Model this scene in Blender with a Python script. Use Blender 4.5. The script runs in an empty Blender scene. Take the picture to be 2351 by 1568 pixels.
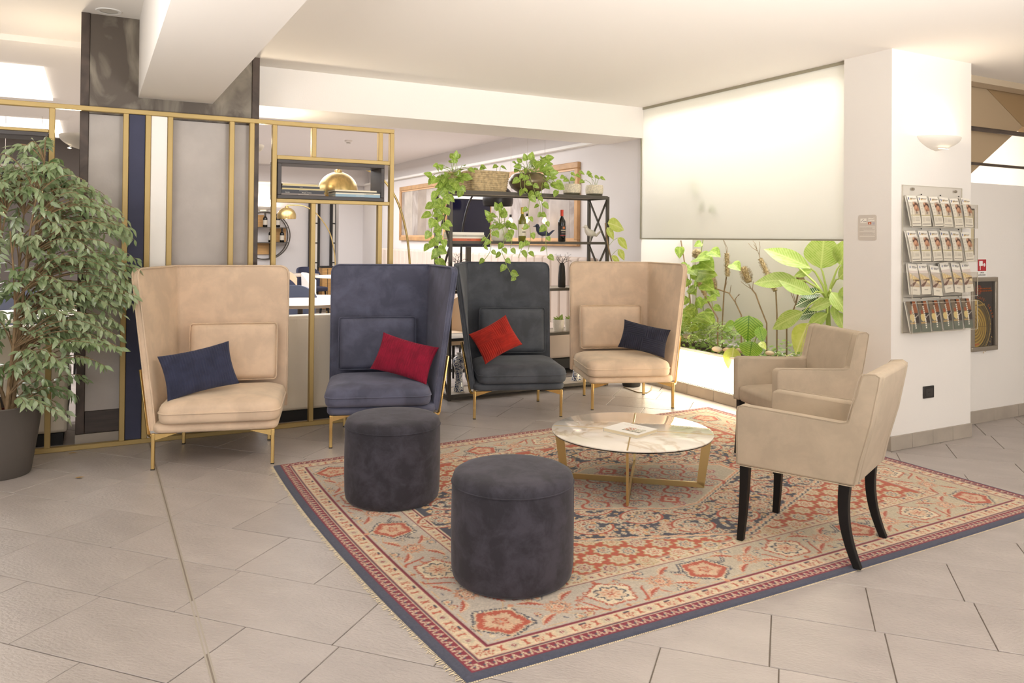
import bpy, bmesh, math, random
import numpy as np
from mathutils import Vector, Matrix

SC = bpy.context.scene
COL = SC.collection
PI = math.pi
rnd = random.Random(7)

# ------------------------------------------------------------------ camera
FPX, CXP, CYP = 1793.1, 1175.5, 527.67
EYE = Vector((0, 0, 1.4))
def cam_axes():
    yaw, pit, rol = math.radians(28.1932), math.radians(0.6502), math.radians(0.5114)
    cy, sy = math.cos(yaw), math.sin(yaw)
    f = Vector((sy*math.cos(pit), cy*math.cos(pit), math.sin(pit)))
    r = Vector((cy, -sy, 0)); u = r.cross(f)
    return math.cos(rol)*r + math.sin(rol)*u, -math.sin(rol)*r + math.cos(rol)*u, f
CR, CU, CF = cam_axes()
cam = bpy.data.objects.new('camera', bpy.data.cameras.new('camera'))
COL.objects.link(cam)
cam.data.sensor_width = 36; cam.data.lens = FPX/2351*36
cam.data.shift_y = -(784-CYP)/2351
cam.data.clip_start = 0.05
m = Matrix((CR, CU, -CF)).transposed().to_4x4(); m.translation = EYE
cam.matrix_world = m
SC.camera = cam
def at(px, py, ax, val):
    """the point of the plane (axis ax = val) that a photo pixel shows"""
    d = CF + CR*((px-CXP)/FPX) - CU*((py-CYP)/FPX)
    t = (val-EYE[ax])/d[ax]
    return EYE + d*t

# ------------------------------------------------------------------ world, lights, exposure
SC.view_settings.view_transform = 'Standard'
SC.view_settings.look = 'None'
SC.view_settings.exposure = 0.14
SC.view_settings.gamma = 1.0
SC.view_settings.use_curve_mapping = False
W = bpy.data.worlds.new('world'); SC.world = W; W.use_nodes = True
W.node_tree.nodes['Background'].inputs[0].default_value = (1.0, 0.99, 1.0, 1)
W.node_tree.nodes['Background'].inputs[1].default_value = .38

def light(name, kind, loc, energy, color=(1, .93, .84), size=1.0, size_y=None, target=None, spread=None):
    d = bpy.data.lights.new(name, kind); d.energy = energy; d.color = color
    if kind == 'AREA':
        d.shape = 'RECTANGLE'; d.size = size; d.size_y = size_y or size
        if spread: d.spread = math.radians(spread)
    else:
        d.shadow_soft_size = size
    o = bpy.data.objects.new(name, d); COL.objects.link(o); o.location = loc
    if target is not None:
        o.rotation_euler = (Vector(target)-Vector(loc)).to_track_quat('-Z', 'Y').to_euler()
    return o
# daylight from the lobby glazing behind the camera, added unseen fills, grow lamp of the planter
light('lobby_window_light', 'AREA', (-1.6, -1.6, 1.9), 74, (1, .99, 1), 3.0, 2.0, (1.8, 5.4, 1.0))
light('sconce_wall_fill', 'AREA', (5.6, -1.6, 2.0), 20, (1, .96, .91), 2.4, 1.8, (5.4, 3.4, 1.0), 100)  # unseen fill added to brighten the sconce wall, no window there
light('ceiling_fill_left', 'AREA', (-1.4, 2.7, 1.5), 80, (1, .975, .95), 1.2, 1.2, (-1.2, 2.8, 3))  # unseen fill added to lift the left ceiling and beam, no fitting
light('ceiling_fill_right', 'AREA', (6.6, -.2, 1.5), 24, (1, .96, .91), 1.2, 1.2, (5.6, .6, 3))  # unseen fill added to lift the ceiling on the right, no fitting
light('ceiling_fill_rear', 'AREA', (2.3, -1.5, .9), 108, (1, .98, .96), 1.6, 1.0, (2.5, 1.3, 2.9), 76)  # unseen fill added behind the camera to lift the main ceiling
gl = light('grow_lamp', 'AREA', (5.1, 5.0, 2.62), 38, (1, .99, .94), .42, 2.2); gl.rotation_euler = (0, 0, 0)
light('pane_fill', 'AREA', (5.40, 5.0, 2.06), 1.8, (1, .985, .94), 2.2, 1.2, (4.7, 5.0, 2.06))  # unseen fill added behind the frosted pane to even its brightness
light('lounge_light', 'AREA', (2.6, 10.6, 2.60), 265, (.98, .985, 1), 3.2, 6.5, (2.6, 10.6, 0))
light('lounge_light_left', 'AREA', (-1.4, 9.4, 2.74), 120, (1, .98, .96), 2.0, 4.0, (-1.4, 9.4, 0))

# ------------------------------------------------------------------ helpers
def lin(c):
    if isinstance(c, str):
        c = c.lstrip('#'); c = [int(c[i:i+2], 16)/255 for i in (0, 2, 4)]
    return tuple(((x/12.92) if x <= .04045 else ((x+.055)/1.055)**2.4) for x in c)

def mat(name, col, rough=.6, metal=0, var=0, vscale=6, vdist=0, bump=0, bscale=60, sheen=0, coat=0, spec=.5,
        emit=None, estr=0, trans=0, alpha=1, vcol2=None, vlo=.35, vhi=.65, stretch=None, detail=4, subs=0, nrough=.5):
    m = bpy.data.materials.new(name); m.use_nodes = True
    nt = m.node_tree; b = nt.nodes['Principled BSDF']; L = nt.links
    c = lin(col)
    b.inputs['Base Color'].default_value = (*c, 1)
    b.inputs['Roughness'].default_value = rough
    b.inputs['Metallic'].default_value = metal
    b.inputs['Specular IOR Level'].default_value = spec
    if sheen:
        b.inputs['Sheen Weight'].default_value = sheen; b.inputs['Sheen Roughness'].default_value = .45
        b.inputs['Sheen Tint'].default_value = (*[min(1, x*1.6+.15) for x in c], 1)
    if coat:
        b.inputs['Coat Weight'].default_value = coat; b.inputs['Coat Roughness'].default_value = .03
    if trans: b.inputs['Transmission Weight'].default_value = trans
    if alpha < 1: b.inputs['Alpha'].default_value = alpha
    if subs:
        b.inputs['Subsurface Weight'].default_value = subs
    if emit:
        b.inputs['Emission Color'].default_value = (*lin(emit), 1); b.inputs['Emission Strength'].default_value = estr
    tc = None
    def coords():
        t = nt.nodes.new('ShaderNodeTexCoord'); out = t.outputs['Object']
        if stretch:
            mp = nt.nodes.new('ShaderNodeMapping'); mp.inputs['Scale'].default_value = stretch
            L.new(out, mp.inputs['Vector']); out = mp.outputs['Vector']
        return out
    if var or vcol2:
        tc = coords()
        n = nt.nodes.new('ShaderNodeTexNoise'); n.inputs['Scale'].default_value = vscale
        n.inputs['Detail'].default_value = detail; n.inputs['Roughness'].default_value = nrough; n.inputs['Distortion'].default_value = vdist
        L.new(tc, n.inputs['Vector'])
        mr = nt.nodes.new('ShaderNodeMapRange'); mr.inputs[1].default_value = vlo; mr.inputs[2].default_value = vhi
        L.new(n.outputs['Fac'], mr.inputs[0])
        mx = nt.nodes.new('ShaderNodeMix'); mx.data_type = 'RGBA'
        c2 = lin(vcol2) if vcol2 else tuple(min(1, x*(1+var)) for x in c)
        c1 = c if vcol2 else tuple(x*(1-var) for x in c)
        mx.inputs[6].default_value = (*c1, 1); mx.inputs[7].default_value = (*c2, 1)
        L.new(mr.outputs[0], mx.inputs[0]); L.new(mx.outputs[2], b.inputs['Base Color'])
    if bump:
        tc = tc or coords()
        n2 = nt.nodes.new('ShaderNodeTexNoise'); n2.inputs['Scale'].default_value = bscale; n2.inputs['Detail'].default_value = 5
        L.new(tc, n2.inputs['Vector'])
        bp = nt.nodes.new('ShaderNodeBump'); bp.inputs['Strength'].default_value = bump; bp.inputs['Distance'].default_value = .01
        L.new(n2.outputs['Fac'], bp.inputs['Height']); L.new(bp.outputs['Normal'], b.inputs['Normal'])
    return m

def vcol_mat(name, rough=.6, bump=0, bscale=300, sheen=0, spec=.3, coat=0):
    m = mat(name, '#ffffff', rough=rough, bump=bump, bscale=bscale, sheen=sheen, spec=spec, coat=coat)
    a = m.node_tree.nodes.new('ShaderNodeVertexColor'); a.layer_name = 'Col'
    m.node_tree.links.new(a.outputs['Color'], m.node_tree.nodes['Principled BSDF'].inputs['Base Color'])
    return m

class MB:
    """collects verts and faces, then links them as one mesh object"""
    def __init__(s): s.v = []; s.f = []
    def add(s, vs, fs):
        o = len(s.v); s.v += [tuple(v) for v in vs]; s.f += [tuple(i+o for i in f) for f in fs]; return s
    def box(s, x0, x1, y0, y1, z0, z1, M=None):
        vs = [Vector(p) for p in ((x0,y0,z0),(x1,y0,z0),(x1,y1,z0),(x0,y1,z0),(x0,y0,z1),(x1,y0,z1),(x1,y1,z1),(x0,y1,z1))]
        if M is not None: vs = [M @ v for v in vs]
        return s.add(vs, [(3,2,1,0),(4,5,6,7),(0,1,5,4),(1,2,6,5),(2,3,7,6),(3,0,4,7)])
    def cbox(s, c, d, M=None):
        return s.box(c[0]-d[0]/2, c[0]+d[0]/2, c[1]-d[1]/2, c[1]+d[1]/2, c[2]-d[2]/2, c[2]+d[2]/2, M)
    def bar(s, a, b, w, h, up=(0, 0, 1)):
        a = Vector(a); b = Vector(b); z = (b-a); l = z.length; z.normalize()
        u = Vector(up); 
        if abs(z.dot(u)) > .98: u = Vector((0, 1, 0))
        x = u.cross(z).normalized(); y = z.cross(x)
        M = Matrix((x, y, z)).transposed().to_4x4(); M.translation = a
        return s.box(-w/2, w/2, -h/2, h/2, 0, l, M)
    def tube(s, path, r, n=8, closed=False, cap=True):
        P = [Vector(p) for p in path]; k = len(P)
        rr = r if hasattr(r, '__len__') else [r]*k
        o = len(s.v); prev = None; rings = []
        for i, p in enumerate(P):
            a = P[i-1] if (i > 0 or closed) else P[i]; b = P[(i+1) % k] if (i < k-1 or closed) else P[i]
            t = (b-a)
            t = t.normalized() if t.length > 1e-9 else Vector((0, 0, 1))
            if prev is None:
                u = Vector((0, 0, 1)) if abs(t.z) < .9 else Vector((1, 0, 0))
                u = (u - t*u.dot(t)).normalized()
            else:
                u = (prev - t*prev.dot(t))
                u = u.normalized() if u.length > 1e-6 else Vector((1, 0, 0))
            prev = u; w = t.cross(u)
            for j in range(n):
                an = 2*PI*j/n
                s.v.append(tuple(p + (u*math.cos(an) + w*math.sin(an))*rr[i]))
        for i in range(k if closed else k-1):
            for j in range(n):
                a0 = o+i*n+j; a1 = o+i*n+(j+1) % n; i2 = (i+1) % k
                s.f.append((a0, a1, o+i2*n+(j+1) % n, o+i2*n+j))
        if cap and not closed:
            s.f.append(tuple(o+j for j in reversed(range(n)))); s.f.append(tuple(o+(k-1)*n+j for j in range(n)))
        return s
    def lathe(s, prof, n=32, M=None, cap0=True, cap1=True):
        o = len(s.v)
        for r, z in prof:
            for j in range(n):
                v = Vector((r*math.cos(2*PI*j/n), r*math.sin(2*PI*j/n), z))
                s.v.append(tuple(M @ v if M is not None else v))
        for i in range(len(prof)-1):
            for j in range(n):
                s.f.append((o+i*n+j, o+i*n+(j+1) % n, o+(i+1)*n+(j+1) % n, o+(i+1)*n+j))
        if cap0: s.f.append(tuple(o+j for j in reversed(range(n))))
        if cap1: s.f.append(tuple(o+(len(prof)-1)*n+j for j in range(n)))
        return s
    def prism(s, poly, a, b, ax=2):
        """polygon extruded along an axis from a to b; poly coords are the two other axes in order"""
        def p3(q, h):
            return {2: (q[0], q[1], h), 1: (q[0], h, q[1]), 0: (h, q[0], q[1])}[ax]
        n = len(poly)
        vs = [p3(q, a) for q in poly] + [p3(q, b) for q in poly]
        fs = [tuple(reversed(range(n))), tuple(range(n, 2*n))] + [(i, (i+1) % n, n+(i+1) % n, n+i) for i in range(n)]
        return s.add(vs, fs)
    def grid(s, fn, nu, nv, wrapu=False):
        o = len(s.v); 
        for j in range(nv+1):
            for i in range(nu + (0 if wrapu else 1)):
                s.v.append(tuple(fn(i/nu, j/nv)))
        w = nu if wrapu else nu+1
        for j in range(nv):
            for i in range(nu):
                s.f.append((o+j*w+i, o+j*w+(i+1) % w, o+(j+1)*w+(i+1) % w, o+(j+1)*w+i))
        return s
    def mesh(s, name, smooth=None, fix=True):
        me = bpy.data.meshes.new(name); me.from_pydata(s.v, [], s.f)
        if fix:
            bm = bmesh.new(); bm.from_mesh(me); bmesh.ops.recalc_face_normals(bm, faces=bm.faces); bm.to_mesh(me); bm.free()
        if smooth is not None:
            me.polygons.foreach_set('use_smooth', [True]*len(me.polygons))
            if smooth < 179: me.set_sharp_from_angle(angle=math.radians(smooth))
        me.update(); return me
    def obj(s, name, material, parent=None, smooth=None, bevel=0, seg=2, sub=0, loc=None, rot=None, fix=True):
        return link(name, s.mesh(name, smooth, fix), material, parent, bevel, seg, sub, loc, rot)

def link(name, me, material=None, parent=None, bevel=0, seg=2, sub=0, loc=None, rot=None):
    if material is not None and not me.materials: me.materials.append(material)
    o = bpy.data.objects.new(name, me); COL.objects.link(o)
    if parent is not None: o.parent = parent
    if loc is not None: o.location = loc
    if rot is not None: o.rotation_euler = rot
    if bevel:
        b = o.modifiers.new('bevel', 'BEVEL'); b.width = bevel; b.segments = seg; b.limit_method = 'ANGLE'; b.angle_limit = math.radians(40)
        b.harden_normals = False
    if sub:
        b = o.modifiers.new('sub', 'SUBSURF'); b.levels = sub; b.render_levels = sub
    if bevel or sub:
        me.polygons.foreach_set('use_smooth', [True]*len(me.polygons))
        if not sub: me.set_sharp_from_angle(angle=math.radians(50))
    return o

def thing(name, label, cat, loc=(0, 0, 0), rz=0, group=None):
    o = bpy.data.objects.new(name, None); COL.objects.link(o); o.empty_display_size = .1
    o.location = loc; o.rotation_euler = (0, 0, rz); o['label'] = label; o['category'] = cat
    if group: o['group'] = group
    return o
def tag(o, label, cat, group=None):
    o['label'] = label; o['category'] = cat
    if group: o['group'] = group
    return o
def struct(name, mb, m, parent=None, **k):
    o = mb.obj(name, m, parent, **k)
    if parent is None: o['kind'] = 'structure'
    return o
CH = {}
def dup(root, loc, rz=0, label=None, group=None, scale=None):
    kids = {}
    for o in COL.objects:
        if o.parent is not None: kids.setdefault(o.parent.name, []).append(o)
    r = root.copy(); COL.objects.link(r); r.location = loc; r.rotation_euler = (0, 0, rz)
    if label: r['label'] = label
    if group: r['group'] = group
    if scale: r.scale = scale
    for ch in kids.get(root.name, []):
        c = ch.copy(); COL.objects.link(c); c.parent = r
        for g in kids.get(ch.name, []):
            d = g.copy(); COL.objects.link(d); d.parent = c
    return r

def text_obj(s, size, material, parent, M=None, loc=None, rot=None, name='lettering', align='CENTER', depth=.0006, xs=1.0):
    cu = bpy.data.curves.new('txt', 'FONT'); cu.body = s; cu.size = size; cu.align_x = align; cu.align_y = 'CENTER'; cu.extrude = depth; cu.resolution_u = 2
    t = bpy.data.objects.new('txt', cu); COL.objects.link(t)
    dg = bpy.context.evaluated_depsgraph_get(); dg.update()
    me = bpy.data.meshes.new_from_object(t.evaluated_get(dg)); me.name = name
    bpy.data.objects.remove(t); bpy.data.curves.remove(cu)
    me.materials.clear()
    if xs != 1: me.transform(Matrix.Diagonal((xs, 1, 1, 1)))
    o = link(name, me, material, parent, loc=loc, rot=rot)
    if M is not None: o.matrix_local = M
    return o

def frame_on(origin, xdir, ydir):
    x = Vector(xdir).normalized(); y = Vector(ydir).normalized(); z = x.cross(y)
    M = Matrix((x, y, z)).transposed().to_4x4(); M.translation = Vector(origin); return M

def print_mesh(name, w, h, nx, ny, fn, curve=None):
    """flat printed sheet: a fine grid in its own x-y plane whose point colours carry the print"""
    u, v = np.meshgrid(np.linspace(0, 1, nx+1), np.linspace(0, 1, ny+1))
    z = np.zeros_like(u) if curve is None else curve(u, v)
    co = np.stack([(u-.5)*w, (v-.5)*h, z], -1).reshape(-1, 3)
    idx = np.arange((nx+1)*(ny+1)).reshape(ny+1, nx+1)
    f = np.stack([idx[:-1, :-1], idx[:-1, 1:], idx[1:, 1:], idx[1:, :-1]], -1).reshape(-1, 4)
    return colour_grid(name, co, f, fn(u, v).reshape(-1, 3))
def colour_grid(name, co, f, rgb):
    me = bpy.data.meshes.new(name)
    me.vertices.add(len(co)); me.vertices.foreach_set('co', np.asarray(co, np.float32).ravel())
    me.loops.add(f.size); me.loops.foreach_set('vertex_index', f.astype(np.int32).ravel())
    me.polygons.add(len(f)); me.polygons.foreach_set('loop_start', np.arange(0, f.size, 4, dtype=np.int32))
    me.update(calc_edges=True)
    a = me.color_attributes.new('Col', 'FLOAT_COLOR', 'POINT')
    rgb = np.asarray(rgb, float); l = np.where(rgb <= .04045, rgb/12.92, ((rgb+.055)/1.055)**2.4)
    a.data.foreach_set('color', np.concatenate([l, np.ones((len(l), 1))], 1).astype(np.float32).ravel())
    me.validate(); return me
def hexa(c): 
    c = c.lstrip('#'); return np.array([int(c[i:i+2], 16)/255 for i in (0, 2, 4)])

# ------------------------------------------------------------------ shared materials
M = {}
M['wall'] = mat('wall_paint', '#ece6de', .85, bump=.06, bscale=90)
M['ceil'] = mat('ceiling_paint', '#efe9e1', .9)
M['lilac'] = mat('lounge_paint', '#ded8d5', .85)
M['header_shade'] = mat('header_shade_paint', '#c9b79c', .85)
M['gold'] = mat('brass_paint', '#b89e66', .5, .35, var=.04, vscale=3)
M['gold_leg'] = mat('polished_brass', '#d9b878', .27, .95)
M['black_metal'] = mat('black_metal', '#524c44', .5, .3)
M['steel_brown'] = mat('burnished_steel', '#4c4038', .42, .35, var=.35, vscale=5, vdist=1)
M['tile'] = mat('floor_tile', '#b0a7a1', .36, var=.06, vscale=3.5, bump=.4, bscale=45, spec=.5, stretch=(1, 2.2, 1))
M['grout'] = mat('grout', '#83786c', .85)
M['skirt'] = mat('skirting_tile', '#a89d8f', .5, var=.06, vscale=8)
M['cream_leather'] = mat('cream_leather', '#e4d8c4', .5, bump=.05, bscale=200)
M['beige_velvet'] = mat('beige_velvet', '#e0c6aa', .85, var=.075, vscale=5, vdist=.3, detail=10, nrough=.62, vlo=.42, vhi=.60, sheen=.35, bump=.06, bscale=350)
M['navy_velvet'] = mat('blue_grey_velvet', '#595b6e', .85, var=.22, vscale=5, vdist=.35, detail=10, nrough=.62, vlo=.42, vhi=.62, sheen=.5, bump=.06, bscale=350)
M['pouf_velvet'] = mat('slate_velvet', '#37343c', .85, var=.36, vscale=9, vdist=.35, detail=10, nrough=.66, vlo=.42, vhi=.62, sheen=.55, bump=.08, bscale=300)
M['suede'] = mat('cream_suede', '#b8a790', .9, var=.07, vscale=7, vdist=.3, detail=10, nrough=.6, vlo=.40, vhi=.62, sheen=.2, bump=.05, bscale=300)
M['wood_black'] = mat('black_wood', '#14110f', .5, spec=.3)
M['white'] = mat('white_plastic', '#f1eee8', .5)
M['paper'] = mat('paper', '#f7f3ea', .8)
M['cable'] = mat('cable', '#8b7a58', .6)
M['dark'] = mat('dark', '#221f1d', .6)
M['print'] = vcol_mat('printed_paper', .5)
M['screw'] = mat('brushed_steel', '#a59c8d', .35, .8)
# ------------------------------------------------------------------ the setting
ZC = 2.704
def tiles():
    a = math.radians(-47.62); e1 = Vector((math.cos(a), math.sin(a), 0)); e2 = Vector((-math.sin(a), math.cos(a), 0))
    P, SMALL, PITCH = 1.065, .385, .3805
    tm = M['tile']; nt = tm.node_tree
    oi = nt.nodes.new('ShaderNodeObjectInfo'); hs = nt.nodes.new('ShaderNodeHueSaturation'); mr = nt.nodes.new('ShaderNodeMapRange')
    mr.inputs[3].default_value = .93; mr.inputs[4].default_value = 1.06
    nt.links.new(oi.outputs['Random'], mr.inputs[0]); nt.links.new(mr.outputs[0], hs.inputs['Value'])
    bs = nt.nodes['Principled BSDF']; src = bs.inputs['Base Color'].links[0].from_socket
    nt.links.new(src, hs.inputs['Color']); nt.links.new(hs.outputs[0], bs.inputs['Base Color'])
    fl = struct('floor', MB().box(-6, 9.5, -3.5, 16, -.12, -.006), M['grout'])
    def tmesh(w, h):
        g = .0022; c = .0015
        x0, x1, y0, y1 = g, w-g, g, h-g
        return MB().add([(x0,y0,-.008),(x1,y0,-.008),(x1,y1,-.008),(x0,y1,-.008),(x0,y0,-c),(x1,y0,-c),(x1,y1,-c),(x0,y1,-c),
                         (x0+c,y0+c,0),(x1-c,y0+c,0),(x1-c,y1-c,0),(x0+c,y1-c,0)],
                        [(0,1,5,4),(1,2,6,5),(2,3,7,6),(3,0,4,7),(4,5,9,8),(5,6,10,9),(6,7,11,10),(7,4,8,11),(8,9,10,11)])
    mS = tmesh(SMALL, PITCH).mesh('tile_small'); mL = tmesh(P-SMALL, PITCH).mesh('tile_large')
    cells = []
    for k in range(-16, 36):
        s0 = -1.825+.355*k
        for j in range(-14, 16):
            for st, w in ((s0+j*P, SMALL), (s0+j*P+SMALL, P-SMALL)):
                o = e1*st + e2*(3.105+PITCH*k); c = o + e1*(w/2) + e2*(PITCH/2)
                if not (-5 < c.x < 9 and -2.5 < c.y < 15.5): continue
                v = c-EYE; z = v.dot(CF); vis = False
                if z > 1.2:
                    px = CXP+FPX*v.dot(CR)/z; py = CYP-FPX*v.dot(CU)/z
                    vis = -160 < px < 2500 and 880 < py < 1800 and c.y < 6.6
                cells.append((0 if vis else 1, z, o, w))
    cells.sort(key=lambda t: (t[0], t[1]))
    stuff = MB(); r = random.Random(3)
    n = 0
    for vis, z, o, w in cells:
        if vis == 0 and n < 285:
            t = link('tile', mS if w < .5 else mL, tm, fl); t.location = (o.x, o.y, r.uniform(-.0006, 0))
            t.rotation_euler = (r.uniform(-.0012, .0012), r.uniform(-.0012, .0012), a); n += 1
        else:
            b = mS if w < .5 else mL; M4 = Matrix.Translation(o) @ Matrix.Rotation(a, 4, 'Z')
            stuff.add([M4 @ v.co for v in b.vertices], [tuple(p.vertices) for p in b.polygons])
    so = stuff.obj('tile_field', tm, fl); so['kind'] = 'stuff'
    j = MB().box(.344, .350, -2, 5.81, -.004, .0006).box(.356, .362, -2, 5.81, -.004, .0006)
    j.obj('joint_profile', mat('joint_metal', '#a89f92', .5), fl)
    MB().box(.350, .356, -2, 5.81, -.004, -.0002).obj('joint_gap', M['grout'], fl)
tiles()

struct('ceiling', MB().box(.736, 9.5, -3.5, 6.17, ZC, ZC+.3), M['ceil'])
struct('ceiling_left', MB().box(-6, .26, -3.5, 6.82, 2.875, 3.05), M['ceil'])
struct('trim_1', MB().box(.26, .736, -3.5, 5.905, 2.34, 3.0), M['ceil'])
struct('wall_header', MB().box(1.058, 4.774, 6.17, 6.79, 2.402, 3.0), M['wall'])
struct('ceiling_lounge', MB().box(1.058, 4.774, 6.79, 15.6, 2.715, 3.0), M['lilac'])
struct('ceiling_back', MB().box(-6, 1.058, 6.82, 14, 2.83, 3.05), M['ceil'])
struct('wall_right', MB().box(4.774, 4.95, 6.30, 15.6, 0, 3.0).box(4.774, 5.43, 6.2, 6.30, 0, 2.75), M['lilac'])
struct('wall_back', MB().box(1.0, 4.774, 15.6, 15.75, 0, 2.8).box(4.28, 4.774, 15.25, 15.6, 0, 2.715), M['lilac'])
struct('wall_left', MB().box(-6, 1.0, 13.4, 15.75, 0, 2.9), mat('dark_wall_paint', '#5a524d', .8))
struct('wall_front', MB().box(4.725, 5.61, 3.42, 3.80, 0, ZC), M['wall'])
struct('wall_niche', MB().box(5.43, 5.55, 3.80, 6.30, 0, 2.75), mat('niche_paint', '#c9c5bb', .85))
struct('wall_corridor', MB().box(5.61, 9.5, 3.65, 3.77, 0, 1.867), M['wall'])
struct('wall_side', MB().box(8.6, 8.75, -3.5, 5.6, 0, ZC), M['wall'])
struct('wall_stair', MB().box(5.61, 9.5, 5.3, 5.4, 1.2, 3.3), M['wall'])
struct('trim_2', MB().box(5.61, 9.5, 3.65, 3.77, 2.655, ZC), M['header_shade'])  # brown tint puts the shadow under the ceiling into the header's colour
# sloping undersides of the staircase behind the half wall
SP = lambda px, py: (lambda p: (p.x, p.z))(at(px, py, 1, 3.80))
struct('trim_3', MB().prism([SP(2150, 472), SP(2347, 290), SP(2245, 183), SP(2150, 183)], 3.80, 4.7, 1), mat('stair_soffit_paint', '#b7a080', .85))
struct('trim_4', MB().prism([SP(2246, 183), SP(2348, 290), SP(2460, 345), SP(2460, 150)], 3.80, 3.9, 1), mat('stair_shade_paint', '#a3865f', .85))  # darker copy of the soffit paint, the facet's shade put into the colour
light('stair_light', 'AREA', (6.9, 4.72, 1.95), 70, (1, .96, .9), .8, .5, (6.9, 5.3, 2.0))
hr = thing('handrail', 'thick dark upper handrail across the stair opening at the right edge', 'handrail', (5.56, 3.71, 2.303))
MB().tube([(0, 0, 0), (3.1, 0, 0)], .019, 12).obj('tube', M['steel_brown'], hr, smooth=40)
hr2 = thing('handrail', 'thinner lower handrail just above the half wall of the stairs', 'handrail', (5.56, 3.71, 2.026))
MB().tube([(0, 0, 0), (3.1, 0, 0)], .012, 12).obj('tube', M['steel_brown'], hr2, smooth=40)

# skirting, tile by tile
def skirt(name, runs):
    root = None
    for (x0, y0, x1, y1, n, nx, ny) in runs:
        for i in range(n):
            ax, ay = x0+(x1-x0)*i/n, y0+(y1-y0)*i/n; bx, by = x0+(x1-x0)*(i+1)/n, y0+(y1-y0)*(i+1)/n
            lx = .0012 if x1 != x0 else 0; ly = .0012 if y1 != y0 else 0
            xs = sorted((ax, bx)); ys = sorted((ay, by))
            b = MB().box(xs[0]+lx+min(0, nx), xs[1]-lx+max(0, nx), ys[0]+ly+min(0, ny), ys[1]-ly+max(0, ny), 0, .098)
            if root is None:
                root = b.obj(name, M['skirt'], bevel=.002, seg=1); root['kind'] = 'structure'
            else: b.obj('skirting_tile', M['skirt'], root, bevel=.002, seg=1)
skirt('baseboard_front', [(4.713, 3.42, 5.612, 3.42, 4, 0, -.012), (4.725, 3.408, 4.725, 3.80, 2, -.012, 0)])
skirt('baseboard_niche', [(4.785, 3.80, 4.785, 6.2, 7, -.011, 0)])
skirt('baseboard_corridor', [(5.62, 3.65, 8.6, 3.65, 9, 0, -.012)])
skirt('baseboard_right', [(4.774, 6.2, 4.774, 6.8, 2, -.011, 0)])

# burnished steel clad column
def column():
    X0, X1, Y = -.088, 1.056, 5.9
    c = struct('wall_column', MB().box(X0, X1, Y+.012, 6.75, 0, 3.0), M['steel_brown'])
    pl = mat('grey_plaster', '#bcb4ad', .75, var=.05, vscale=6, bump=.12, bscale=40)
    MB().box(X0, X0+.052, Y-.012, Y+.03, 0.085, 2.9).obj('corner_strip', M['steel_brown'], c, bevel=.003)
    MB().box(X1-.052, X1, Y-.012, Y+.03, 0.085, 2.9).obj('corner_strip', M['steel_brown'], c, bevel=.003)
    patina = mat('patina_plate', '#574d43', .42, .25, vcol2='#8f8676', vscale=2.2, vdist=2.5, vlo=.42, vhi=.72, bump=.05, bscale=9, stretch=(1.5, 1, .7))
    MB().box(X0+.053, X1-.053, Y, Y+.02, 2.21, 2.9).obj('patina_plate', patina, c)
    MB().box(X0+.053, X1-.053, Y+.002, Y+.02, .232, 2.205).obj('plaster_panel', pl, c)
    MB().box(X0+.053, X1-.053, Y-.006, Y+.02, .086, .23).obj('base_board', mat('dark_oak', '#453a34', .5, var=.2, vscale=4, stretch=(1, 1, 12)), c, bevel=.003)
    MB().box(X0-.002, X1+.002, Y-.01, Y+.02, 0, .083).obj('plinth_tile', M['skirt'], c, bevel=.002)
column()

# gold lattice partition
def partition():
    Y0, Y1 = 5.815, 5.862
    t = thing('room_divider', 'gold painted steel lattice screen dividing lobby and dining lounge', 'room divider', (0, 5.838, 0))
    def post(x, z0, z1, w=.034):
        MB().cbox((x, 0, (z0+z1)/2), (w, Y1-Y0, z1-z0)).obj('post', M['gold'], t, bevel=.003, seg=1)
    def rail(x0, x1, z0, z1):
        MB().box(x0, x1, -.0225, .0225, z0, z1).obj('rail', M['gold'], t, bevel=.003, seg=1)
    rail(-2.6, 2.067, 2.214, 2.246); rail(-2.6, 2.067, 0, .03)
    for x in (-.243, .184, .319, .457, .859, .996, 1.155, 2.05): post(x, .03, 2.214)
    post(1.441, 1.995, 2.214); post(1.441, .03, 1.650)
    post(1.957, 1.995, 2.214); post(1.957, .03, 1.650)
    rail(1.172, 2.033, 1.965, 1.995); rail(1.172, 2.033, 1.650, 1.678)
    rail(-2.6, -.26, 2.055, 2.075); rail(-2.6, -.26, 1.725, 1.745)
    MB().box(.202, .301, -.012, .012, .031, 2.213).obj('blue_velvet_panel', mat('panel_velvet', '#43455a', .85, var=.15, vscale=3, sheen=.4), t, bevel=.004)['label'] = 'slim blue velvet panel'
    MB().box(.337, .439, -.012, .012, .031, 2.213).obj('white_fabric_panel', mat('white_fabric', '#fbf7f0', .8, bump=.05, bscale=300), t, bevel=.004)['label'] = 'slim white fabric panel'
    bm = mat('dark_lacquer', '#3f3835', .45, var=.1, vscale=3, stretch=(1, 1, 10))
    def box(x0, x1, z0, z1, th=.028):
        b = MB().box(x0, x1, -.03, .235, z0, z0+th).obj('book_box', bm, t, bevel=.003)
        MB().box(x0, x1, -.03, .235, z1-th, z1).obj('box_top', bm, b, bevel=.003)
        for x in (x0, x1-th): MB().box(x, x+th, -.03, .235, z0+th+.0005, z1-th-.0005).obj('box_side', bm, b, bevel=.003)
        return z0+th
    za = box(1.176, 1.987, 1.6785, 1.9645)
    zb = box(-1.15, -.262, 1.7455, 2.0545)
    return za, zb
ZBOX, ZBOX2 = partition()

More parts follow.
